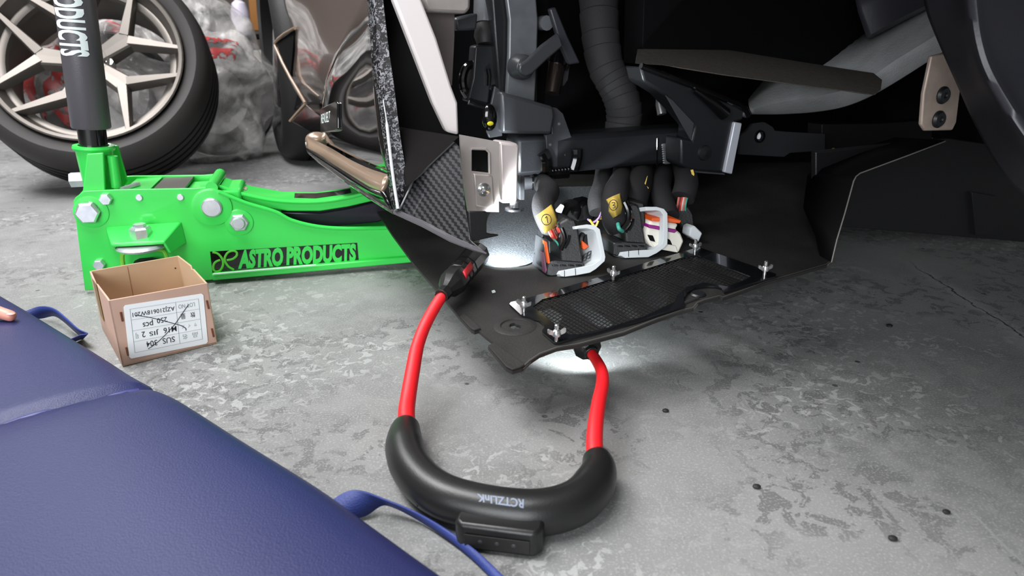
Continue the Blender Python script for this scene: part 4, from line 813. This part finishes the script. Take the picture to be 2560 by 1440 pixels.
def ecu_plug(label, L, d, ox, oy, s, tapepts, num, harness, hr_, extra):
    P = lambda x, y: (ox+(x-1455)*s, oy+(y-630)*s)
    base = pd(*P(1420, 690), d); t = thing('wiring_connector', label, 'connector', base, None)
    wv = pd(*P(1463, 640), d+.035)-pd(*P(1507, 637), d)
    lv = M().prism([pd(x, y, d) for x, y in L], wv).build('locking_lever', LEVER, t, bevel=.0006, label='pale grey locking lever')
    for f0, f1 in ((P(1411, 676), P(1411, 693)), (P(1438, 671), P(1439, 688))): M().tube([pd(*f0, d-.0006), pd(*f1, d-.0006)], .0004, 6).build('lever_joint', DEEP, lv)
    body = blk([P(*p) for p in ((1398, 560), (1420, 545), (1438, 548), (1447, 572), (1452, 610), (1457, 640), (1460, 660), (1402, 656), (1400, 600))], d+.012, .04, BLACKPL, t, 'housing', bevel=.003)
    blk([P(*p) for p in ((1370, 655), (1392, 652), (1462, 658), (1464, 676), (1440, 684), (1400, 690), (1378, 692), (1366, 688))], d+.006, .05, BLACKPT, t, 'housing_base', bevel=.002)
    for i in range(4): blk([P(1382+i*20, 662), P(1396+i*20, 663), P(1396+i*20, 667), P(1382+i*20, 666)], d+.004, .006, BLACKGL, t, 'latch_rib', bevel=.0004)
    M().tube([pd(*P(1392, 655), d+.004), pd(*P(1458, 659), d+.004)], .001, 6).build('ridge', GREYPT, t)
    M().tube([pd(*P(x, y), d+.010) for x, y in s2([(1404, 570), (1412, 592), (1408, 612), (1402, 625)], 4)], .003, 8).build('shroud_edge', BLACKGL, t)
    M().tube([pd(*P(x, y), d+.008) for x, y in s2([(1424, 588), (1420, 605), (1411, 620)], 4)], .002, 8).build('shroud_edge', BLACKGL, t)
    hn_ = wt([(x, y, dd+(d-(.955 if num == 1 else 1.025))*min(1, i/3)) for i, (x, y, dd) in enumerate(harness)], hr_, CLOTHT, t, 'harness_sleeve')
    dsh = d-(.955 if num == 1 else 1.025); g = [[pd(x, y, dd+dsh-.004) for x, y, dd in row] for row in tapepts]
    cols = [smooth(r, 4) for r in g]
    tp = M().grid(cols).build('paper_tape', TAPEY, hn_, solid=.0004, ang=70, label='torn yellow tape flag with a handwritten circled number')
    ft = surf(tp, ROOT[tp]); cx_, cy_, rx_, ry_ = (1366, 549, 12, 13.5) if num == 1 else (1533.5, 512.5, 10.5, 13)
    M().tube([q_ for q_ in (ft(cx_+rx_*math.cos(a), cy_+ry_*math.sin(a), .0009) for a in [i*2*math.pi/24 for i in range(25)]) if q_], .0005, 6).build('pen_circle', INK, tp)
    st = [(1363, 545), (1367, 541), (1368, 550), (1370, 558)] if num == 1 else [(1530, 507), (1536, 506), (1536, 511), (1532, 513), (1537, 515), (1537, 519), (1532, 520)]
    M().tube([q_ for q_ in (ft(x, y, .0009) for x, y in s2(st, 4)) if q_], .0005, 6).build('pen_numeral', INK, tp)
    extra(t, P); return t
def ex1(t, P):
    blk([(1361, 598), (1370, 602), (1380, 668), (1374, 690), (1362, 672), (1358, 635)], (.965+D1-.955), .03, BLACKPT, t, 'side_cover', bevel=.001)
    blk([(1363, 603), (1368, 606), (1376, 658), (1371, 660)], (.960+D1-.955), .01, ORANGE, t, 'orange_seal', bevel=.0006)
    blk([(1357, 630), (1361, 632), (1368, 675), (1364, 684)], (.962+D1-.955), .01, mat('maroon_seal', (92, 48, 72), .5), t, 'maroon_seal', bevel=.0004)
    blk([(1455, 601), (1463, 607), (1473, 616), (1462, 625), (1457, 623)], (.972+D1-.955), .02, ORANGE, t, 'orange_seal')
    M().lathe(pd(1464, 600, (.985+D1-.955)), V((.5, -.8, .2)), [(0, 0), (.014, 0), (.013, .004), (.010, .006), (.010, .010), (0, .010)], 20).build('gland', BLACKPL, t)
    for i in range(2):
        for j in range(2):
            x, y = 1461+i*9-j*2, 636+j*9-i*5; M().tube([pd(*q_, (.972+D1-.955)) for q_ in ((x, y), (x+8, y-4), (x+6, y+5), (x-2, y+8), (x, y))], .0009, 6).build('cage_window', BLACKPT, t)
    for i, w_ in enumerate((WIRES[1], WIRES[0], WIRES[1], WIRES[2], WIRES[1], WIRES[0], WIRES[3])):
        wt([(1372+i*4.4, 572-i*2.5, (.985+D1-.955)-.002*(i % 3)), (1376+i*4.6, 585-i*1.6, (.972+D1-.955)-.003*(i % 2)), (1386+i*3.8, 599-i*1.5, (.978+D1-.955)), (1396+i*2, 604, (.99+D1-.955))], .0021, w_, t, 'wire', 8)
    wt([(1385, 598, (.975+D1-.955)), (1393, 607, (.972+D1-.955)), (1401, 622, (.975+D1-.955))], .0014, WIRES[4], t, 'wire', 8)
ecu_plug('black wiring plug with orange seal, tape flag marked 1 and grey lever, on the undertray', L1, D1, 1455, 630, 1.0,
    [[(1339, 540, .975), (1357, 527, .965), (1378, 511, .975)], [(1346, 556, .97), (1364, 545, .957), (1388, 534, .972)], [(1353, 570, .97), (1372, 558, .957), (1393, 548, .972)], [(1361, 583, .975), (1378, 574, .963), (1393, 563, .975)]], 1,
    [(1340, 400, 1.38), (1350, 448, 1.22), (1362, 465, 1.11), (1372, 480, 1.04), (1358, 505, 1.01), (1362, 535, .995), (1378, 568, .99), (1390, 580, .995)], .0165, ex1)
def ex3(t, P):
    wt([(1545, 560, 1.02+D3-1.025), (1548, 572, 1.01+D3-1.025), (1556, 578, 1.02+D3-1.025)], .003, WIRES[4], t, 'wire', 8)
    M().tube([pd(x, y, 1.03+D3-1.025) for x, y in s2([(1562, 505), (1572, 530), (1570, 555), (1555, 575)], 4)], .005, 10).build('shroud_edge', BLACKGL, t)
    blk([(1575, 500), (1612, 506), (1616, 560), (1614, 600), (1570, 590), (1560, 560)], D3+.02, .04, BLACKPL, t, 'upper_housing', bevel=.003)
ecu_plug('black wiring plug with tape flag marked 3 and grey lever, second along the undertray', L3, D3, 1611, 585, .90,
    [[(1515, 499, 1.035), (1531, 491, 1.020), (1550, 483, 1.035)], [(1522, 512, 1.03), (1537, 505, 1.012), (1554, 500, 1.03)], [(1521, 528, 1.03), (1538, 521, 1.012), (1557, 516, 1.03)], [(1531, 546, 1.035), (1540, 541, 1.018), (1555, 532, 1.035)]], 3,
    [(1562, 385, 1.42), (1556, 436, 1.27), (1550, 458, 1.14), (1540, 480, 1.06), (1534, 515, 1.045), (1537, 550, 1.045), (1545, 565, 1.05)], .019, ex3)
# white plug with orange and purple strips
wc = thing('wiring_connector', 'white wiring plug with orange and purple strips under the beam', 'connector', pd(1660, 630, DW))
wpl = DW
wbdy = blk([(1628, 552), (1668, 556), (1698, 560), (1690, 573), (1703, 584), (1711, 603), (1700, 628), (1698, 633), (1690, 632), (1640, 622), (1626, 615), (1617, 596), (1617, 580)], wpl, .035, WHITEPL, wc, 'plug_body', bevel=.003)
blk([(1631, 544), (1668, 544), (1704, 551), (1700, 559), (1668, 555), (1629, 553)], wpl-.002, .038, ORANGE, wc, 'orange_strip')
blk([(1622, 562), (1638, 564), (1690, 574), (1694, 577), (1687, 583), (1622, 570)], wpl-.002, .03, PURPLE, wc, 'purple_strip')
blk([(1619, 587), (1633, 589), (1639, 605), (1626, 602)], wpl-.0012, .002, DEEP, wbdy, 'window'); blk([(1668, 596), (1676, 600), (1682, 614), (1668, 611)], wpl-.0012, .002, DEEP, wbdy, 'window')
blk([(1626, 604), (1690, 614), (1696, 632), (1640, 622)], wpl-.002, .01, WHITEPL, wbdy, 'latch', bevel=.001)
wt([(1668, 380, 1.42), (1660, 432, 1.28), (1652, 470, 1.14), (1660, 510, DW+.06), (1672, 545, DW+.04)], .017, CLOTHT, wc, 'harness_sleeve')
bx_ = thing('wiring_connector', 'black wiring plug with small pale block, hanging rightmost under the beam', 'connector', pd(1735, 600, 1.09))
wt([(1690, 380, 1.42), (1708, 422, 1.27), (1716, 450, 1.14), (1714, 470, 1.10), (1706, 496, 1.09)], .019, CLOTHT, bx_, 'harness_sleeve')
for i, w_ in enumerate((WIRES[1], WIRES[2], WIRES[0], WIRES[5], WIRES[1], WIRES[4])): wt([(1697+i*4.2, 494, 1.085), (1694+i*4.0, 510, 1.083), (1690+i*4.6, 526, 1.09)], .0017, w_, bx_, 'wire', 8)
blk([(1680, 520), (1722, 512), (1736, 535), (1740, 570), (1726, 612), (1700, 560), (1684, 545)], DB+.03, .03, BLACKPL, bx_, 'housing', bevel=.004)
blk([(1726, 570), (1737, 564), (1757, 583), (1747, 606), (1723, 590)], DB, .02, LEVER, bx_, 'pale_block', bevel=.002)
M().prism([pd(x, y, 1.10) for x, y in ((1727, 425), (1733, 424), (1736, 436), (1733, 446))], E2*.001).build('paper_tape', TAPEY, bx_)
# dark plugs further back
rb = thing('wiring_connector', 'black looped wiring plug with purple and yellow wires, behind the plug marked 1', 'connector', pd(1450, 560, 1.12))
wt([(1400, 545, 1.08), (1412, 520, 1.10), (1430, 512, 1.11), (1440, 525, 1.12), (1432, 545, 1.12)], .009, BLACKPL, rb, 'loop_cover')
blk([(1437, 522), (1460, 506), (1490, 500), (1496, 520), (1488, 552), (1445, 560), (1434, 545)], 1.13, .04, BLACKGL, rb, 'housing', bevel=.006)
blk([(1393, 530), (1409, 512), (1412, 516), (1404, 534)], 1.075, .01, LEVER, rb, 'pale_tab')
wt([(1470, 548, 1.10), (1483, 556, 1.09), (1497, 545, 1.08), (1504, 530, 1.08)], .0018, mat('wire_violet', (120, 90, 140), .5), rb, 'wire', 8)
wt([(1475, 550, 1.095), (1488, 566, 1.08), (1496, 552, 1.075)], .0018, WIRES[3], rb, 'wire', 8)
wt([(1512, 395, 1.42), (1508, 442, 1.26), (1504, 470, 1.13), (1494, 500, 1.10), (1498, 530, 1.09)], .016, CLOTHT, rb, 'harness_sleeve')
M().prism([pd(x, y, 1.085) for x, y in ((1504, 522), (1512, 518), (1513, 548), (1499, 549))], E2*.001).build('paper_tape', TAPEY, rb)
r4 = thing('wiring_connector', 'dark wiring branch with torn yellow tape edge between flag 3 and the white plug', 'connector', pd(1600, 520, 1.1))
wt([(1610, 385, 1.42), (1604, 432, 1.27), (1600, 456, 1.15), (1592, 480, 1.10), (1585, 510, 1.08), (1590, 540, 1.08)], .021, CLOTHT, r4, 'harness_sleeve')
M().prism([pd(x, y, 1.085) for x, y in ((1619, 440), (1614, 462), (1622, 470), (1616, 478), (1606, 494), (1603, 490), (1612, 460))], E2*.001).build('paper_tape', TAPEY, r4)
for i, w_ in enumerate((WIRES[2], mat('wire_orange', (150, 80, 40), .5), WIRES[2])): wt([(1646+i*5, 460, 1.15), (1641+i*5, 476, 1.14), (1640+i*4, 492, 1.14)], .002, w_, r4, 'wire', 8)

# ------------------------------------------------------------------ U-shaped neck work light
nk = thing('neck_light', 'red and black U-shaped neck work light lying on the concrete, heads up on the undertray', 'work light', G(1260, 1290))
bp2 = [(1017, 1062, .026), (1012, 1085, .025), (1012, 1120, .024), (1026, 1165, .023), (1062, 1210, .022), (1112, 1242, .0215), (1175, 1262, .021), (1250, 1276, .021), (1330, 1282, .021), (1400, 1272, .021), (1452, 1248, .022), (1484, 1212, .023), (1497, 1175, .0245), (1490, 1142, .026)]
path = smooth([G(*p) for p in bp2], 6); n_ = len(path)
def wid(i):
    t = i/(n_-1); k = min(t, 1-t)*2; w = .0125+.0075*min(1, k*3.2)**.7; h = .0125+.0085*min(1, k*3.2)**.7
    if i == 0 or i == n_-1: w *= .75; h *= .75
    return (w, h)
hs = M().tube(path, [wid(i) for i in range(n_)], 28, ref=UP).build('battery_housing', HANDBLK, nk, ang=60)
# battery block on the outer flank
cb0, cb1 = G(1146, 1318, .016), G(1352, 1343, .016); cbx = (cb1-cb0).normalized(); cby = V((-cbx.y, cbx.x, 0))
bt_ = M().prism([cb0+cbx*a+cby*b_-UP*.0145 for a, b_ in ((-.002, -.004), (.004, -.010), ((cb1-cb0).length-.004, -.010), ((cb1-cb0).length+.002, -.004), ((cb1-cb0).length+.002, .014), (-.002, .014))], UP*.026).build('charging_block', HANDBLK, hs, bevel=.0035)
M().prism([cb0+cbx*a-cby*.0108+UP*z for a, z in ((.008, -.010), ((cb1-cb0).length-.008, -.010), ((cb1-cb0).length-.008, .003), (.008, .003))], -cby*.0006).build('rubber_flap', RUBBER, bt_, bevel=.001)
for f in (.3, .5, .7): M().lathe(cb0+cbx*(cb1-cb0).length*f-cby*.0112-UP*.003, -cby, [(0, 0), (.0022, 0), (.0012, .0006), (0, .0006)], 12).build('contact_dot', GREYPT, bt_)
M().prism([G(x, y, .020)+V((0, 0, -.008)) for x, y in ((1002, 1205), (1012, 1200), (1048, 1240), (1044, 1256))], UP*.012).build('power_switch', BLACKPT, hs, bevel=.002)
# lettering on the crown of the housing, upside down from here
LQ = [(1309, 1271), (1194, 1254), (1192, 1234), (1310, 1248)]
me_ = hs.data; tree = BVHTree.FromPolygons([v.co+ROOT[hs] for v in me_.vertices], [tuple(p.vertices) for p in me_.polygons])
def nmap(u, w):
    x = (LQ[3][0]*(1-u)+LQ[2][0]*u)*(1-w)+(LQ[0][0]*(1-u)+LQ[1][0]*u)*w; y = (LQ[3][1]*(1-u)+LQ[2][1]*u)*(1-w)+(LQ[0][1]*(1-u)+LQ[1][1]*u)*w
    d = ray(x, y).normalized(); return tree.ray_cast(O, d)[0]-d*.0005
text_map('RCTZLInK', nmap, GREYPR, hs, bold=.03, cuts=2)
# flexible red arms
la = [(1017, 1068, .028), (1016, 1030, .033), (1021, 990, .040), (1031, 930, .054), (1043, 868, .070), (1062, 815, .086), (1086, 770, .103), (1108, 735, .117)]
lp = smooth([G(*p) for p in la], 6); m_ = len(lp)
M().tube(lp, [.0092-.0024*i/(m_-1)+(.0004 if i < m_*.55 else 0) for i in range(m_)], 20).build('flexible_arm', RED, nk, ang=60)
ra = [(1489, 1146, .028), (1486, 1110, .033), (1489, 1060, .040), (1497, 1005, .046), (1506, 960, .050), (1504, 928, .053), (1492, 903, .055), (1478, 882, .057)]
rp = smooth([G(*p) for p in ra], 6)
M().tube(rp, [.0090-.0028*i/(len(rp)-1) for i in range(len(rp))], 20).build('flexible_arm', RED, nk, ang=60)
HP = [(.0088, -.004), (.0095, 0), (.0095, .004), (.0085, .0045), (.012, .010), (.0165, .015), (.0178, .019), (.0178, .027), (.0172, .030), (.0158, .0305), (.0162, .032), (.0172, .0325), (.0172, .038), (.0158, .0385), (.0162, .040), (.0172, .0405), (.0172, .047), (.0158, .0475), (.0172, .049), (.0172, .058), (.0175, .060), (.0175, .078), (.016, .080), (0, .080)]
def head(base, tip, scale, name, ls=1.0):
    ax = (tip-base).normalized(); h = M().lathe(base, ax, [(0, -.004)]+[(r*scale, z*ls) for r, z in HP], 10).build(name, HANDBLK, nk, bevel=.0008, ang=25)
    return h, ax
hb, ht = lp[-1], tr(1196, 632, .036); L_ = (ht-hb).length
h1, ax1 = head(hb, ht, 1.0, 'lamp_head', L_/.080)
M().lathe(ht+ax1*.0006, ax1, [(0, 0), (.013, 0), (.013, .001), (0, .001)], 24).build('lamp_lens', mat('lamp_lens_lit', (255, 255, 255), .3, emit=6), h1)
fh = surf(h1, ROOT[h1])
def bq(u, w): x, y = (1157+19*u+8*w, 678-24*u+18*w-2*u*w); return fh(x, y, .0010)
M().grid([[bq(i/6, j/4) for j in range(5)] for i in range(7)]).build('power_button', REDBT, h1, solid=.0016, ang=60, label='red power button')
rb0 = rp[-1]; rtip = G(1437, 818, .066)
h2, ax2 = head(rb0, rb0+(rtip-rb0).normalized()*.05, 1.0, 'lamp_head', .62)
M().lathe(rb0+ax2*.0502, ax2, [(0, 0), (.013, 0), (.013, .001), (0, .001)], 24).build('lamp_lens', MATS['lamp_lens_lit'], h2)
def led(loc, ax, power, ang):
    d = bpy.data.lights.new('led_light', 'SPOT'); d.energy = power; d.spot_size = ang; d.spot_blend = .5; d.shadow_soft_size = .012; d.color = (.90, .97, 1)
    o = bpy.data.objects.new('led_light', d); C.objects.link(o); o.location = loc; o.rotation_euler = ax.to_track_quat('-Z', 'Y').to_euler()
led(ht+ax1*.004, (ax1+V((.5, .1, .02))).normalized(), LED1, math.radians(105))
led(rb0+ax2*.054, V((.15, 1, -.5)).normalized(), LED2, math.radians(130))

# ------------------------------------------------------------------ blue padded mat
eg = smooth([G(x, y, .024) for x, y in ((-240, 560), (-90, 690), (0, 745), (80, 792), (200, 866), (280, 916), (340, 955), (400, 988), (500, 1050), (620, 1128), (800, 1241), (930, 1335), (1060, 1430), (1200, 1530))], 8)
nd = len(eg); inn = (G(0, 1400, 0)-G(600, 1128, 0)); e_ = (eg[-1]-eg[0]).normalized(); inn = (inn-e_*inn.dot(e_)); inn.z = 0; inn.normalize()
S0, S1 = G(345, 962, .045), G(0, 1046, .045); sd = (S1-S0).normalized()
prof = [(.010, .0), (.001, .010), (0, .022), (.004, .033), (.012, .040), (.022, .0435)]+[(.022+.018*k, .0445+.0025*math.sin(k*.5)) for k in range(1, 32)]
rows = []
for i, p in enumerate(eg):
    r = []
    for o_, z in prof:
        q_ = V((p.x, p.y, 0))+inn*o_; dl = (q_-S0)-sd*(q_-S0).xy.dot(sd.xy); dl.z = 0; dist = dl.length
        side = (q_-S0).x*sd.y-(q_-S0).y*sd.x
        z2 = z*(1-.20*math.exp(-(dist/.007)**2))+(.004 if side < 0 else 0)*(1-math.exp(-(dist/.03)**2))
        r.append(V((q_.x, q_.y, max(.001, z2))))
    rows.append(r)
pad = M().grid(rows).build('padded_mat', LEATH, label='large blue vinyl padded mat in the near left corner with a stitched fold', cat='mat', ang=70)
sp_ = []
for k in range(30):
    q_ = S0+sd*(.36*k/29)+V((.010, 0, 0))*0; sp_.append(V((q_.x, q_.y, .0385+.002*math.sin(k))))
M().tube(sp_, (.0035, .0014), 8, ref=UP).build('fold_seam', mat('seam_blue', (36, 44, 112), .45), pad)
def ribbon(e1, e2, name, label):
    a, b_ = smooth([G(*p) for p in e1], 6), smooth([G(*p) for p in e2], 6)
    return M().grid([a, [(x+y)/2 for x, y in zip(a, b_)], b_]).build(name, STRAP, pad, solid=.0016, ang=80, label=label)
ribbon([(828, 1252, .014), (868, 1228, .022), (905, 1228, .024), (960, 1248, .020), (1040, 1281, .014), (1120, 1326, .010), (1190, 1376, .008), (1270, 1450, .006)],
       [(862, 1303, .002), (915, 1290, .004), (955, 1264, .010), (985, 1268, .009), (1040, 1296, .004), (1112, 1343, .003), (1176, 1394, .002), (1238, 1455, .002)], 'strap', 'blue webbing strap twisting out of the mat')
ribbon([(62, 778, .020), (100, 766, .026), (135, 772, .030), (165, 795, .030), (195, 822, .028), (219, 834, .024), (200, 838, .022), (178, 848, .018), (165, 852, .014)],
       [(78, 800, .006), (110, 795, .006), (135, 790, .012), (155, 800, .014), (185, 826, .006), (206, 846, .002), (200, 848, .002), (188, 853, .002), (175, 858, .002)], 'strap', 'dark blue strap looped beside the box')

# ------------------------------------------------------------------ fingertip of the person at the left edge
tipp = pd(38, 794, .953); hd = V((-.92, .10, .10)).normalized()
per = thing('person', 'bare fingertip of a person resting on the blue mat at the left edge', 'person', (tipp.x, tipp.y, tipp.z-.008))
vs_, es_, rd_ = [], [], []
def addv(p, r, prev=None):
    vs_.append(p); rd_.append(r)
    if prev is not None: es_.append((prev, len(vs_)-1))
    return len(vs_)-1
sidev = hd.cross(UP).normalized()
palm = tipp+hd*.135+V((0, 0, .012)); w0 = addv(palm+hd*.03, .026); w1 = addv(palm+hd*.09, .022, w0); w2 = addv(palm+hd*.16, .025, w1)
for k, (off, ln_, cu_) in enumerate(((0, .075, 0), (.021, .034, .9), (.041, .030, 1.0), (.058, .026, 1.0))):
    kn = palm-hd*(.048 if k == 0 else .012)+sidev*(off)*.85; a = addv(kn, .0105, w0)
    if k == 0:
        b_ = addv(tipp+hd*.048+UP*.012, .0092, a); c_ = addv(tipp+hd*.024+UP*.005, .0085, b_); addv(tipp-hd*.001, .0082, c_)
    else:
        p1 = kn-hd*ln_*.5-UP*.006*cu_; b_ = addv(p1, .0095, a); p2 = p1-hd*ln_*.22-UP*ln_*.22*cu_; c_ = addv(p2, .0088, b_); addv(p2-hd*ln_*.10-UP*ln_*.20*cu_, .0075, c_)
tb_ = addv(palm+hd*.01-sidev*.022-UP*.006, .013, w0); t2_ = addv(palm-hd*.022-sidev*.040-UP*.010, .0105, tb_); addv(palm-hd*.05-sidev*.046-UP*.012, .0085, t2_)
me = bpy.data.meshes.new('hand'); r0_ = ROOT[per]; me.from_pydata([v-r0_ for v in vs_], es_, []); me.materials.append(SKIN)
ho = bpy.data.objects.new('hand', me); C.objects.link(ho); ho.parent = per; ROOT[ho] = r0_
md_ = ho.modifiers.new('skin', 'SKIN'); me.skin_vertices.new() if not me.skin_vertices else None
for i, r in enumerate(rd_): me.skin_vertices[0].data[i].radius = (r, r)
me.skin_vertices[0].data[0].use_root = True; md_.use_smooth_shade = True
s_ = ho.modifiers.new('sub', 'SUBSURF'); s_.levels = 2; s_.render_levels = 2
M().ball(tipp+hd*.004+UP*.0062-V((0, .002, 0)), .0056, (1.1, .85, .28), (hd, sidev, UP)).build('fingernail', NAIL, ho)

# ------------------------------------------------------------------ loose grit on the floor
for px, py, r, lb in ((1892, 1216, .0034, 'small black stone on the open concrete, right of the work light'), (2224, 814, .004, 'dark pebble on the shaded floor at right, below the hanging skirt'),
                      (1664, 1026, .0032, 'small dark crumb between the red arm and the open floor'), (2232, 1345, .0034, 'dark crumb near the bottom edge of the floor, right side'), (2366, 1279, .003, 'dark crumb nearest the lower right corner')):
    M().ball(G(px, py, r*.55), r, (1.3, 1, .6), n=8, m=5).build('pebble', RUBBER, label=lb, cat='stone', group='grit on the floor')
